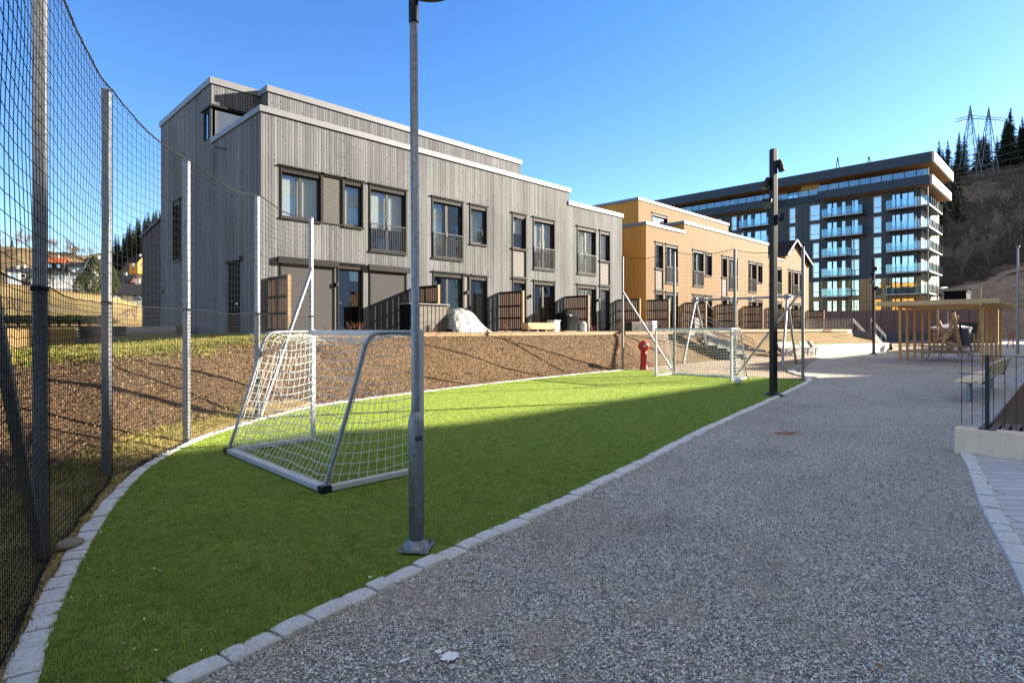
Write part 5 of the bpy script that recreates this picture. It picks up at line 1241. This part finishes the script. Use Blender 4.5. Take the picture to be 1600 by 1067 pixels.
def make_bare(seed, h=8., mat='bark', name='bare_tree', spread=.5, depth=5):
    rnd = random.Random(seed); rt = root(name, (0, 0, 0), 'bare tree', 'tree', local=True); tr = MB(); cr = MB()
    def grow(p, d, l, r, lev):
        q = p + d * l + Vector((rnd.uniform(-.05, .05), rnd.uniform(-.05, .05), 0)) * l
        (tr if lev < 2 else cr).tube([p, (p + q) / 2 + Vector((rnd.uniform(-1, 1), rnd.uniform(-1, 1), 0)) * l * .05, q], [r, r * .85, r * .7], 5 if lev < 2 else 3, False)
        if lev >= depth: return
        for k in range(3 if lev > 0 else 4):
            nd = (d + Vector((rnd.uniform(-1, 1), rnd.uniform(-1, 1), rnd.uniform(-.3, .5))) * spread).normalized()
            grow(p.lerp(q, rnd.uniform(.55, 1)), nd, l * rnd.uniform(.6, .82), r * .6, lev + 1)
    grow(Vector((0, 0, -.5)), Vector((rnd.uniform(-.1, .1), rnd.uniform(-.1, .1), 1)).normalized(), h * .34, h * .013, 0)
    tr.build('trunk', mat, rt); cr.build('crown', mat, rt); return rt
def make_bushy(seed, h=5., name='evergreen_tree', mat='evergreen', w=1.2, n=2600):
    rnd = random.Random(seed); rt = root(name, (0, 0, 0), 'evergreen', 'tree', local=True); m = MB()
    MB().tube([(0, 0, -.3), (0, 0, h * .8)], [.12, .04], 6).build('trunk', 'bark', rt)
    for i in range(n):
        t = rnd.random() ** .8; a = rnd.uniform(0, 6.283); rr_ = w * (math.sin(math.pi * min(1, t * .92 + .1)) ** .6) * (1 - t * .45) * (.55 + .45 * rnd.random()) * (1 + .3 * nz(math.cos(a) * 2, math.sin(a) * 2, t * 6 + seed))
        p = Vector((rr_ * math.cos(a), rr_ * math.sin(a), h * (.06 + .94 * t))); s = rnd.uniform(.07, .17) * (h / 5) ** .5
        u = Vector((rnd.uniform(-1, 1), rnd.uniform(-1, 1), rnd.uniform(-1, 1))).normalized(); v = u.orthogonal().normalized()
        m.mesh([p - u * s, p + v * s * .6, p + u * s, p - v * s * .6], [(0, 1, 2, 3)])
    m.build('crown', mat, rt); return rt
spr = [make_spruce(s, 'spruce', 14, 2.6 + .3 * (s % 2)) for s in range(4)]; first = [True] * 4
rnd = random.Random(21)
dg = bpy.context.evaluated_depsgraph_get()
def drop(name, p):
    o = bpy.data.objects[name]; ok, loc, nn, ii = o.ray_cast(Vector((p.x, p.y, 500)), Vector((0, 0, -1))); return loc.z if ok else None
bpy.context.view_layer.update()
def place(src, flags, k, p, s, label, group, rz):
    if flags[k]: o = src[k]; flags[k] = False
    else: o = copy_tree(src[k])
    o.location = p; o.scale = (s, s, s * rnd.uniform(.9, 1.15)); o.rotation_euler = (0, 0, rz); o['label'] = label; o['group'] = group; return o
def forest(n, xr, Dr, hillname, sr, label, group, src, flags, cond=lambda x, D: True, seed=1):
    global rnd
    rnd = random.Random(seed); c = 0; tries = 0
    while c < n and tries < n * 30:
        tries += 1; x = rnd.uniform(*xr); D = rnd.uniform(*Dr)
        if not cond(x, D): continue
        p = at(x, HZ, D); z = drop(hillname, p)
        if z is None: continue
        p.z = z - .2; place(src, flags, rnd.randrange(len(src)), p, rnd.uniform(*sr), label, group, rnd.uniform(0, 6.28)); c += 1
forest(62, (1440, 1700), (240, 292), 'hillside', (.75, 1.35), 'dark spruce in the forest along the skyline of the right hillside', 'spruces along the right skyline', spr, first, lambda x, D: not (1508 < x < 1566 and D < 262 and rnd.random() < .8), 2)
forest(10, (1560, 1640), (225, 240), 'hillside', (1.25, 1.7), 'large dark spruce high on the hillside at the right edge of the picture', 'large spruces at the right edge', spr, first, seed=3)
forest(16, (1463, 1500), (165, 215), 'hillside', (.8, 1.15), 'dark spruce on the slope just right of the apartment block', 'spruces beside the apartment block', spr, first, seed=4)
forest(75, (168, 300), (335, 430), 'distant_hill', (.9, 1.6), 'dark spruce on the wooded hill left of the grey house', 'spruces on the left hill', spr, first, lambda x, D: x > 178 or rnd.random() < .3, 5)
forest(10, (-60, 160), (330, 420), 'distant_hill', (.4, .75), 'small dark conifer on the far left skyline', 'conifers on the far left skyline', spr, first, seed=6)
bare = [make_bare(s, 9, 'bark', spread=.55) for s in (1, 2, 3)]; bf = [True] * 3
forest(44, (1475, 1640), (130, 200), 'hillside', (.8, 1.5), 'bare grey brown tree in the thicket on the right hillside', 'bare trees on the right hillside', bare, bf, seed=7)
birch = [make_bare(s, 11, 'barkp', 'birch', .38) for s in (11, 12)]; kf = [True] * 2
forest(12, (1470, 1620), (124, 150), 'hillside', (.7, 1.1), 'slim pale birch standing in front of the thicket on the right hillside', 'birches on the right hillside', birch, kf, seed=8)
brown = [make_bare(s, 8, 'brush', 'brown_tree', .6) for s in (21, 22)]; rf = [True] * 2
forest(34, (-20, 150), (290, 380), 'distant_hill', (1., 1.7), 'brown leafless tree on the left skyline behind the field', 'brown leafless trees on the left skyline', brown, rf, seed=9)
ev = [make_bushy(1, 5.2, w=1.5), make_bushy(2, 4.6, w=1.9)]
for i, (px, py, D, s, lb) in enumerate(((146, 462, 88, 1.15, 'green conical evergreen between light pole and fence post'), (126, 463, 92, .75, 'low dark green bush left of the conical evergreen'), (172, 464, 84, .95, 'yellow green evergreen right of the second fence post'))):
    o = ev[i % 2] if i < 2 else copy_tree(ev[0]); o.location = at(px, py, D); o.scale = (s,) * 3; o['label'] = lb; o['category'] = 'tree'
# undergrowth on the right hillside
def scatter_obj(name, label, cat, pts, prims, mat, smin, smax, seed=0, tilt=.3):
    """one object: points instanced with small meshes by geometry nodes"""
    src = []
    hid = bpy.data.collections.new(name + '_shapes')
    for i, pm in enumerate(prims):
        me = bpy.data.meshes.new(name + '_shape'); me.from_pydata(pm[0], [], pm[1]); me.materials.append(M[mat]); o = bpy.data.objects.new(name + '_shape', me); hid.objects.link(o)
    me = bpy.data.meshes.new(name); me.from_pydata([tuple(p) for p in pts], [], []); o = bpy.data.objects.new(name, me); COL.objects.link(o); me.materials.append(M[mat])
    tag(o, label, cat, None, 'stuff')
    ng = bpy.data.node_groups.new(name, 'GeometryNodeTree'); ng.interface.new_socket('Geometry', in_out='INPUT', socket_type='NodeSocketGeometry'); ng.interface.new_socket('Geometry', in_out='OUTPUT', socket_type='NodeSocketGeometry')
    N = ng.nodes; gi, go = N.new('NodeGroupInput'), N.new('NodeGroupOutput'); ip = N.new('GeometryNodeInstanceOnPoints'); ci = N.new('GeometryNodeCollectionInfo'); mp = N.new('GeometryNodeMeshToPoints')
    ci.inputs[0].default_value = hid; ci.inputs['Separate Children'].default_value = True; ci.inputs['Reset Children'].default_value = True; ip.inputs['Pick Instance'].default_value = True
    rv = N.new('FunctionNodeRandomValue'); rv.data_type = 'FLOAT_VECTOR'; rv.inputs[0].default_value = (-tilt, -tilt, 0); rv.inputs[1].default_value = (tilt, tilt, 6.283); rv.inputs['Seed'].default_value = seed
    rs = N.new('FunctionNodeRandomValue'); rs.data_type = 'FLOAT'; rs.inputs[2].default_value = smin; rs.inputs[3].default_value = smax; rs.inputs['Seed'].default_value = seed + 5
    L = ng.links; L.new(gi.outputs[0], mp.inputs[0]); L.new(mp.outputs[0], ip.inputs['Points']); L.new(ci.outputs[0], ip.inputs['Instance']); L.new(rv.outputs[0], ip.inputs['Rotation']); L.new(rs.outputs[1], ip.inputs['Scale']); L.new(ip.outputs[0], go.inputs[0])
    mod = o.modifiers.new('scatter', 'NODES'); mod.node_group = ng; return o
def brushprim(seed, h=1.6, n=26):
    r = random.Random(seed); vs, fs = [], []
    for i in range(n):
        a = r.uniform(0, 6.28); l = h * r.uniform(.4, 1); t = r.uniform(.1, .8); b = len(vs); x, y = r.uniform(-.4, .4), r.uniform(-.4, .4); w_ = .03
        vs += [(x - w_, y, 0), (x + w_, y, 0), (x + math.cos(a) * t * l, y + math.sin(a) * t * l, l)]; fs.append((b, b + 1, b + 2))
        vs += [(x, y - w_, 0), (x, y + w_, 0), (x + math.cos(a) * t * l * .9, y + math.sin(a) * t * l * .9, l * .9)]; fs.append((b + 3, b + 4, b + 5))
    return vs, fs
r_ = random.Random(31); pts = []
for i in range(9000):
    x, D = r_.uniform(1455, 1700), r_.uniform(121, 250); p = at(x, HZ, D)
    if nz(p.x, p.y, 2, .05) < -.15: continue
    z = drop('hillside', p)
    if z is not None: p.z = z; pts.append(p)
scatter_obj('undergrowth', 'tangled leafless brush covering the right hillside', 'undergrowth', pts, [brushprim(s) for s in range(4)], 'brush', .5, 1.5)

# ------------------------------------------------------------------ pylon and lines
rt = root('power_pylon', tuple(at(1530, 275, 215)), 'twin legged steel lattice power pylon on the right hillside', 'pylon')
D = 215; m = MB(); st = MB()
def lat(ap, f1, f2):
    A = at(*ap, D); B1, B2 = at(*f1, D), at(*f2, D); off = Vector((cT, sT, 0)) * 1.2
    for s_ in (-1, 1):
        m.tube([A, B1 + off * s_], .13, 4); m.tube([A, B2 + off * s_], .13, 4)
        n = 7; prev = None
        for i in range(1, n + 1):
            t = (i / n) ** 1.2; p, q = A.lerp(B1 + off * s_, t), A.lerp(B2 + off * s_, t)
            st.tube([p, q], .05, 3)
            if prev: st.tube([prev[0], q], .07, 3); st.tube([prev[1], p], .07, 3)
            prev = (p, q)
lat((1516, 165), (1503, 262), (1531, 279)); lat((1545, 168), (1530, 262), (1557, 272)); m.build('leg', 'pylon', rt); st.build('lattice', 'pylon', rt)
c = MB(); 
for z0 in (181, 185): c.tube([at(1494, z0 + 6, D - 3), at(1516, z0, D), at(1545, z0 + 2, D), at(1571, z0 + 4, D + 3)], .13, 4)
for i in range(12): c.tube([at(1500 + i * 6, 184.5 if i % 2 else 188, D), at(1506 + i * 6, 188 if i % 2 else 184, D)], .06, 3)
c.build('crossarm', 'pylon', rt)
for x in (1504, 1530, 1556): MB().tube([at(x, 187, D), at(x, 196, D)], .14, 5).build('insulator', 'black', rt)
rt = root('power_lines', tuple(at(1560, 250, 150)), 'thin pale power lines crossing in front of the right hillside', 'power lines')
for i, (y0, y1) in enumerate(((262, 198), (268, 216), (273, 229), (278, 243), (281, 253), (290, 262))):
    m = MB(); m.tube([at(1440 + 220 * k / 10, y0 + (y1 - y0) * k / 10 + 4 * math.sin(math.pi * k / 10), 140) for k in range(11)], .025, 3, False); m.build('cable', 'cap', rt)

# ------------------------------------------------------------------ left middle distance
rt = root('timber_wall', (2.9, 21, 1.1), 'low sunlit yellow timber retaining wall above the grass on the left', 'wall')
MB().box(-6, 3.05, 21.3, 21.6, .9, 1.62).build('planks', 'planter', rt)
m = MB()
for i in range(60): m.box(-5.98 + i * .15, -5.98 + i * .15 + .012, 21.292, 21.3, 1.0, 1.6)
rt = root('dark_timber_wall', (6.8, 30, 1.2), 'low grey timber retaining wall at the back corner of the grey house', 'wall'); MB().box(6.6, 6.9, 24.6, 37, .9, 1.72).build('planks', 'darktimber', rt)
for i in range(3): MB().box(6.57, 6.599, 24.6, 37, 1.05 + i * .22, 1.06 + i * .22).build('shadow_gap', 'black', rt)
rt = root('timber_gate', (4, 27, 1.2), 'pair of pale weathered timber boxes between the two retaining walls', 'planter')
for x in (3.9, 4.7): MB().box(x, x + .65, 26.4, 26.7, 1.0, 1.72).build('box', 'greywood', rt)
rt = root('dark_brown_house', (8, 32, 1.4), 'dark brown clad house just behind the grey house on its left', 'house')
m = MB(); y0, y1 = 31.6, 35.9; m.q([(8, y0, 1), (8, y1, 1), (8, y1, 6.45), (8, y0, 7.0)]); m.q([(8, y0, 1), (8, y0, 7), (16, y0, 7), (16, y0, 1)]); m.q([(8, y1, 1), (16, y1, 1), (16, y1, 6.45), (8, y1, 6.45)]); m.q([(16, y0, 1), (16, y1, 1), (16, y1, 6.45), (16, y0, 7.0)]); m.build('wall', 'brown_clad', rt)
MB().mesh([(7.9, y0 - .1, 7.05), (16, y0 - .1, 7.05), (16, y1 + .1, 6.48), (7.9, y1 + .1, 6.48), (7.9, y0 - .1, 7.15), (16, y0 - .1, 7.15), (16, y1 + .1, 6.58), (7.9, y1 + .1, 6.58)], [(0, 1, 2, 3), (4, 7, 6, 5), (0, 4, 5, 1), (3, 2, 6, 7), (0, 3, 7, 4)]).build('roof', 'fascia', rt)
def hut(name, label, px, py, D, w_, d_, h, rh, wall, roof, ang=.3, ridge='x', wins=3):
    p = at(px, py, D); rt = root(name, tuple(p), label, 'house', local=True); rt.rotation_euler = (0, 0, ang)
    a, b = w_ / 2, d_ / 2
    m = MB(); vs = [(-a, -b, -2), (a, -b, -2), (a, b, -2), (-a, b, -2), (-a, -b, h), (a, -b, h), (a, b, h), (-a, b, h), (-a, 0, h + rh), (a, 0, h + rh)]
    m.mesh(vs, [(0, 1, 5, 4), (2, 3, 7, 6), (1, 2, 6, 9, 5), (3, 0, 4, 8, 7)]); m.build('wall', wall, rt)
    o = .35; m = MB(); k = rh / b
    m.mesh([(-a - o, -b - o, h - k * o), (a + o, -b - o, h - k * o), (a + o, 0, h + rh), (-a - o, 0, h + rh), (a + o, b + o, h - k * o), (-a - o, b + o, h - k * o)] + [(-a - o, -b - o, h - k * o + .2), (a + o, -b - o, h - k * o + .2), (a + o, 0, h + rh + .2), (-a - o, 0, h + rh + .2), (a + o, b + o, h - k * o + .2), (-a - o, b + o, h - k * o + .2)], [(6, 7, 8, 9), (9, 8, 10, 11), (0, 3, 2, 1), (3, 5, 4, 2), (0, 1, 7, 6), (5, 11, 10, 4), (1, 2, 8, 7), (2, 4, 10, 8), (0, 6, 9, 3), (3, 9, 11, 5)]); r = m.build('roof', roof, rt)
    MB().box(a * .3, a * .3 + .6, -.3, .3, h + rh * .6, h + rh + .9).build('chimney', 'greyconc', r)
    for i in range(wins):
        x = -a + (i + .5) * w_ / wins; f = MB().box(x - .5, x + .5, -b - .04, -b - .003, h * .35, h * .8).build('window', 'house_w' if wall != 'house_w' else 'frame', rt); MB().box(x - .42, x + .42, -b - .05, -b - .041, h * .38, h * .77).build('pane', 'glassap', f)
    for y in (-b * .4, b * .4):
        f = MB().box(a + .003, a + .04, y - .5, y + .5, h * .35, h * .8).build('window', 'frame', rt)
    return rt
hut('far_house', 'white gabled house with dark roof and chimney at the foot of the left hill', 203, 475, 92, 5.2, 4.0, 1.5, 1.7, 'house_w', 'slate', R(-20), wins=2)
hut('far_house', 'dark house with an orange tiled roof high on the left', 82, 424, 170, 6.5, 4.5, 2.4, 1.5, 'brown_clad', 'rooforange', R(-25))
hut('far_house', 'long low white building below the orange roofed house', 98, 441, 150, 13, 4, 2.0, .5, 'house_w', 'slate', R(-10), wins=7)
hut('far_house', 'dark roofed pale blue house between light pole and second fence post', 128, 427, 190, 9, 5, 2.0, 1.4, 'house_w', 'slate', R(-30))
hut('far_house', 'small pale grey house with a dark gable right of the white building', 149, 430, 175, 4.0, 4, 3.2, 1.8, 'house_w', 'slate', R(20), wins=1)
hut('far_house', 'little white house seen at the left edge of the field', 22, 440, 140, 2.4, 2.5, 2.4, .6, 'house_w', 'slate', 0, wins=1)
hut('far_house', 'brown house beside the little white house at the left edge', 33, 440, 150, 3.5, 3, 2.4, 1.2, 'brown_clad', 'slate', .2, wins=1)
hut('far_house', 'dark red barn below the spruce hill', 188, 449, 160, 7, 4.5, 1.6, 1.6, 'house_r', 'slate', R(-35), wins=2)
hut('far_house', 'small ochre gabled house in front of the spruce hill', 216, 420, 220, 4, 4, 2.4, 2.2, 'orange_side', 'slate', R(-60), wins=1)
_r = random.Random(8); _ev = None
for i in range(22):
    D = _r.uniform(125, 200); px = _r.uniform(50, 176); py = 447 - (D - 125) * .24
    if _ev is None: _ev = make_bushy(77, 4., 'dark_shrub', 'spruce', 2.6, 900); o = _ev
    else: o = copy_tree(_ev)
    o.location = at(px, py + 2, D); sc = _r.uniform(.5, 1.0); o.scale = (sc * 1.3, sc * 1.3, sc); o.rotation_euler = (0, 0, i); tag(o, 'dark rounded garden shrub among the far houses on the left', 'shrub', 'dark shrubs among the far houses')
for (px, yt, yb, D, lb) in ((68, 388, 455, 95, 'tall slim pale pole right of the nearest fence post'), (108, 426, 457, 95, 'short pale pole in front of the white building'), (132.5, 415, 453, 100, 'pale light pole left of the conical evergreen')):
    p = at(px, yb, D); rt = root('field_pole', tuple(p), lb, 'pole'); MB().tube([p - Vector((0, 0, .5)), at(px, yt, D)], .09, 6).build('pole', 'cap', rt)
rt = root('field_fence', tuple(at(90, 452, 95)), 'thin grey rail fence along the top of the straw coloured field', 'fence'); m = MB()
A, B = at(58, 450, 95), at(118, 452, 95); m.tube([A, B], .05, 4)
for i in range(9): q = A.lerp(B, i / 8); m.tube([q - Vector((0, 0, 1)), q], .05, 4)
m.build('rails', 'cap', rt)
# orchard netting frame and dark hedge strip on the field
rt = root('lattice_fence', tuple(at(90, 492, 55)), 'low grey wire fence sloping across the straw field', 'fence'); m = MB()
for (x0, y0, x1, y1) in ((77, 475, 118, 480), (118, 480, 147, 493), (172, 500, 224, 472)):
    for k in range(14):
        a, b = at(x0 + (x1 - x0) * k / 14, y0 + (y1 - y0) * k / 14, 50), 0
        m.tube([a, a - Vector((0, 0, 1.0))], .012, 3, False)
    m.tube([at(x0, y0, 50), at(x1, y1, 50)], .025, 4)
m.build('wires', 'galvd', rt)
hd = [make_bushy(31, 1.0, 'hedge', 'spruce', 2.2, 1500)]
for i in range(12):
    o = hd[0] if i == 0 else copy_tree(hd[0]); o.location = at(-20 + i * 16, 507 + .1 * i, 36); o.rotation_euler = (0, 0, i * 1.3); o.scale = (.62, .62, .6); tag(o, 'low dark clipped bush in the row between field and timber walls', 'hedge', 'row of low dark bushes')
rt = root('bare_sapling', tuple(at(30, 470, 40)), '', 'tree', local=True)
bs = [make_bare(41, 2.6, 'bark', 'bare_sapling', .5, 4)]
bpy.data.objects.remove(rt)
for i, (px, py, D, s, lb) in enumerate(((12, 500, 38, .9, 'small bare sapling nearest the left edge of the field'), (30, 500, 40, 1.1, 'small bare sapling left of the nearest fence post'), (212, 503, 45, .8, 'bare grey shrub beside the dark brown house'), (199, 500, 48, .6, 'low bare shrub on the field in front of the white gabled house'))):
    o = bs[0] if i == 0 else copy_tree(bs[0]); o.location = at(px, py, D); o.scale = (s,) * 3; o['label'] = lb; o['category'] = 'sapling'

# ------------------------------------------------------------------ scatter: pebbles, turf, bank litter
def inside(poly, x, y):
    c = False; n = len(poly); j = n - 1
    for i in range(n):
        xi, yi = poly[i]; xj, yj = poly[j]
        if ((yi > y) != (yj > y)) and (x < (xj - xi) * (y - yi) / (yj - yi) + xi): c = not c
        j = i
    return c
def pebble(seed):
    r = random.Random(seed); vs, fs = [], []; n = 6; a, b, c = 1, r.uniform(.55, .9), r.uniform(.35, .6)
    rings = [(-.8, .5), (-.1, 1), (.6, .75)]
    vs.append((0, 0, -c));
    for z, r0 in rings:
        for j in range(n):
            t = 6.283 * (j + r.uniform(-.25, .25)) / n; q = r0 * r.uniform(.75, 1.1); vs.append((a * q * math.cos(t), b * q * math.sin(t), c * z))
    vs.append((.1, 0, c)); k = len(vs) - 1
    for j in range(n):
        fs.append((0, 1 + (j + 1) % n, 1 + j)); fs.append((k, 1 + 2 * n + j, 1 + 2 * n + (j + 1) % n))
        for i in range(2): fs.append((1 + i * n + j, 1 + i * n + (j + 1) % n, 1 + (i + 1) * n + (j + 1) % n, 1 + (i + 1) * n + j))
    return vs, fs
def near_right_of_kerb(x, y): 
    return y < interp([(p.x, p.y) for p in K_RIGHT], x) - .02
KP = [(p.x, p.y) for p in K_PAVE][::-1]
r_ = random.Random(77); pts = []
N_PEB = 230000
for i in range(N_PEB):
    D = 2.3 * (22 / 2.3) ** (r_.random() ** 1.15); t = r_.uniform(-.72, .95); x, y = D * (cT + sT * t), D * (sT - cT * t)
    if x < .5 or not near_right_of_kerb(x, y): continue
    if x < 9.75 and y < interp(KP, x) + .03: continue
    if 9.3 < x < 9.8 and y < 1.3: continue
    if x > 9.7 and y < 1.4: continue
    pts.append((x, y, -.004))
scatter_obj('gravel_stones', 'loose grey gravel stones covering the path', 'gravel', pts, [pebble(s) for s in range(6)], 'pebble', .0028, .0088, 3, .5)
def tuft(seed, n=14, h=.017, w_=.0017, sp=.022):
    r = random.Random(seed); vs, fs = [], []
    for i in range(n):
        x, y = r.uniform(-sp, sp), r.uniform(-sp, sp); a = r.uniform(0, 6.28); l = h * r.uniform(.6, 1.1); dx, dy = math.cos(a), math.sin(a); tl = r.uniform(.2, .9) * l; b = len(vs)
        vs += [(x - dy * w_, y + dx * w_, 0), (x + dy * w_, y - dx * w_, 0), (x + dx * tl * .4 + dy * w_ * .8, y + dy * tl * .4 - dx * w_ * .8, l * .65), (x + dx * tl * .4 - dy * w_ * .8, y + dy * tl * .4 + dx * w_ * .8, l * .65), (x + dx * tl, y + dy * tl, l)]
        fs += [(b, b + 1, b + 2, b + 3), (b + 3, b + 2, b + 4)]
    return vs, fs
pts = []; r_ = random.Random(78)
for i in range(150000):
    D = 2.6 * (21 / 2.6) ** (r_.random() ** .95); t = r_.uniform(-.92, .55); x, y = D * (cT + sT * t), D * (sT - cT * t)
    if inside(turf_poly, x, y) and (x - 2.47) ** 2 + (y - 3.43) ** 2 > .045 and not (2.62 < x < 2.84 and 5.15 < y < 7.95) and not (2.6 < x < 3.9 and (abs(y - 5.26) < .05 or abs(y - 7.82) < .05)): pts.append((x, y, .012))
scatter_obj('turf_blades', 'short green artificial grass pile on the pitch', 'turf', pts, [tuft(s) for s in range(6)], 'blade', .7, 1.3, 9, .15)
def chip(seed):
    r = random.Random(seed); l, w_ = 1, r.uniform(.2, .6); return [(-l, -w_, 0), (l, -w_ * r.uniform(.3, 1), .15), (l * r.uniform(.6, 1), w_, .3), (-l * .8, w_ * r.uniform(.5, 1), .1)], [(0, 1, 2, 3)]
pts = []; gp = []; r_ = random.Random(79)
for i in range(70000):
    x = r_.uniform(-3, 22) if i % 3 else r_.uniform(-1, 8); f = foot(x); yt = EDGE_Y if x > 7 else max(f + 2.5, min(15.5, 13.2 + .3 * x)); y = f + (yt - f + (0 if x > 7 else 2.)) * r_.random()
    z = bank_h(x, y)
    g = .8 * max(0, min(1, (6.8 - x) / 3.5)) * max(0, min(1, (z - .85) / .4)) + .34 * nz(x, y, 0, 1.3) - .14
    if y > yt and x < 7.3: g = 1
    if z < .75 and y < yt: g *= .15
    if r_.random() < g: gp.append((x, y, z))
    elif y < yt - .02: pts.append((x, y, z + .008))
scatter_obj('bark_mulch', 'brown bark chips and clods covering the bank', 'bark mulch', pts, [chip(s) for s in range(6)], 'chip', .008, .026, 2, .9)
for i in range(9000):
    x = r_.uniform(-6, 7.3); yt = max(foot(x) + 2.5, min(15.5, 13.2 + .3 * x)); y = yt + r_.uniform(-.5, 6); gp.append((x, y, bank_h(x, y)))
# dry grass along the outside of the left kerb
for i in range(2600):
    s = r_.random(); q = K_LEFT[int(s * (len(K_LEFT) * .62))]; q2 = K_LEFT[min(len(K_LEFT) - 1, int(s * (len(K_LEFT) * .62)) + 1)]; d = (q2 - q).normalized(); o_ = .08 + r_.random() * .5
    x, y = q.x + d.x * r_.random() * .5 - d.y * o_, q.y + d.y * r_.random() * .5 + d.x * o_; gp.append((x, y, max(-.02, bank_h(x, y))))
scatter_obj('dry_grass', 'dry yellow green grass on the upper bank and beside the left kerb', 'grass', gp, [tuft(s + 20, 9, .05, .0028, .045) for s in range(5)], 'straw', .6, 1.6, 4, .35)
# ground behind the left kerb, under the fence
m = MB(); KL = [q for q in K_LEFT if q.x < 6.2]; vs = []
for q, q2 in zip(KL, KL[1:]):
    d = (q2 - q).normalized()
    for o_ in (.03, .2, .38, .62 + .12 * nz(q.x, q.y, 0, 1.5)): vs.append((q.x - d.y * o_, q.y + d.x * o_, max(.012, bank_h(q.x - d.y * o_, q.y + d.x * o_) + .03) * (1 if o_ < .5 else 1) - (.03 if o_ > .5 else 0) + .006 * nz(q.x, q.y, o_, 3)))
k = len(vs) // 4; m.mesh(vs, [(i * 4 + j, i * 4 + j + 1, (i + 1) * 4 + j + 1, (i + 1) * 4 + j) for i in range(k - 1) for j in range(3)], True); structure(m, 'verge', 'field')
m = MB(); m.q([(-30, -4, -.02), (.4, -4, -.02), (.4, 5, -.02), (-30, 9, -.02)]); structure(m, 'soil_ground', 'bank')

# white spill on the gravel
for i, (px, py, rx) in enumerate(((702, 1027, .045), (686, 1019, .02), (632, 1033, .022))):
    p = gnd(px, py); m = MB(); n = 34; pts = []
    for k in range(n):
        a = 2 * math.pi * k / n; r0 = rx * (1 + .75 * nz(math.cos(a) * 3, math.sin(a) * 3, i * 3.3)); pts.append((r0 * math.cos(a) * (1.6 if i == 2 else 1.), r0 * (.4 if i == 2 else .8) * math.sin(a)))
    m.mesh([(0, 0, .012)] + [(x, y, .008) for x, y in pts], [(0, 1 + k, 1 + (k + 1) % n) for k in range(n)], True); o = m.build('paint_spill', 'spill'); o.location = (p.x, p.y, 0)
    tag(o, ['largest white splash on the gravel near the bottom edge', 'small white dab just behind the largest white splash', 'narrow white streak left of the white splash'][i], 'spill')

# crumbs and flecks lying on the turf
pts = []; r_ = random.Random(91)
for i in range(2600):
    D = 2.8 * (20 / 2.8) ** r_.random(); t = r_.uniform(-.9, .5); x, y = D * (cT + sT * t), D * (sT - cT * t)
    if inside(turf_poly, x, y) and nz(x, y, 7, .8) > -.1: pts.append((x, y, .03))
scatter_obj('turf_crumbs', 'tiny pale crumbs and bits of leaf lying on the turf', 'litter', pts[:420], [chip(s + 50) for s in range(4)], 'spill', .003, .009, 12, .5)
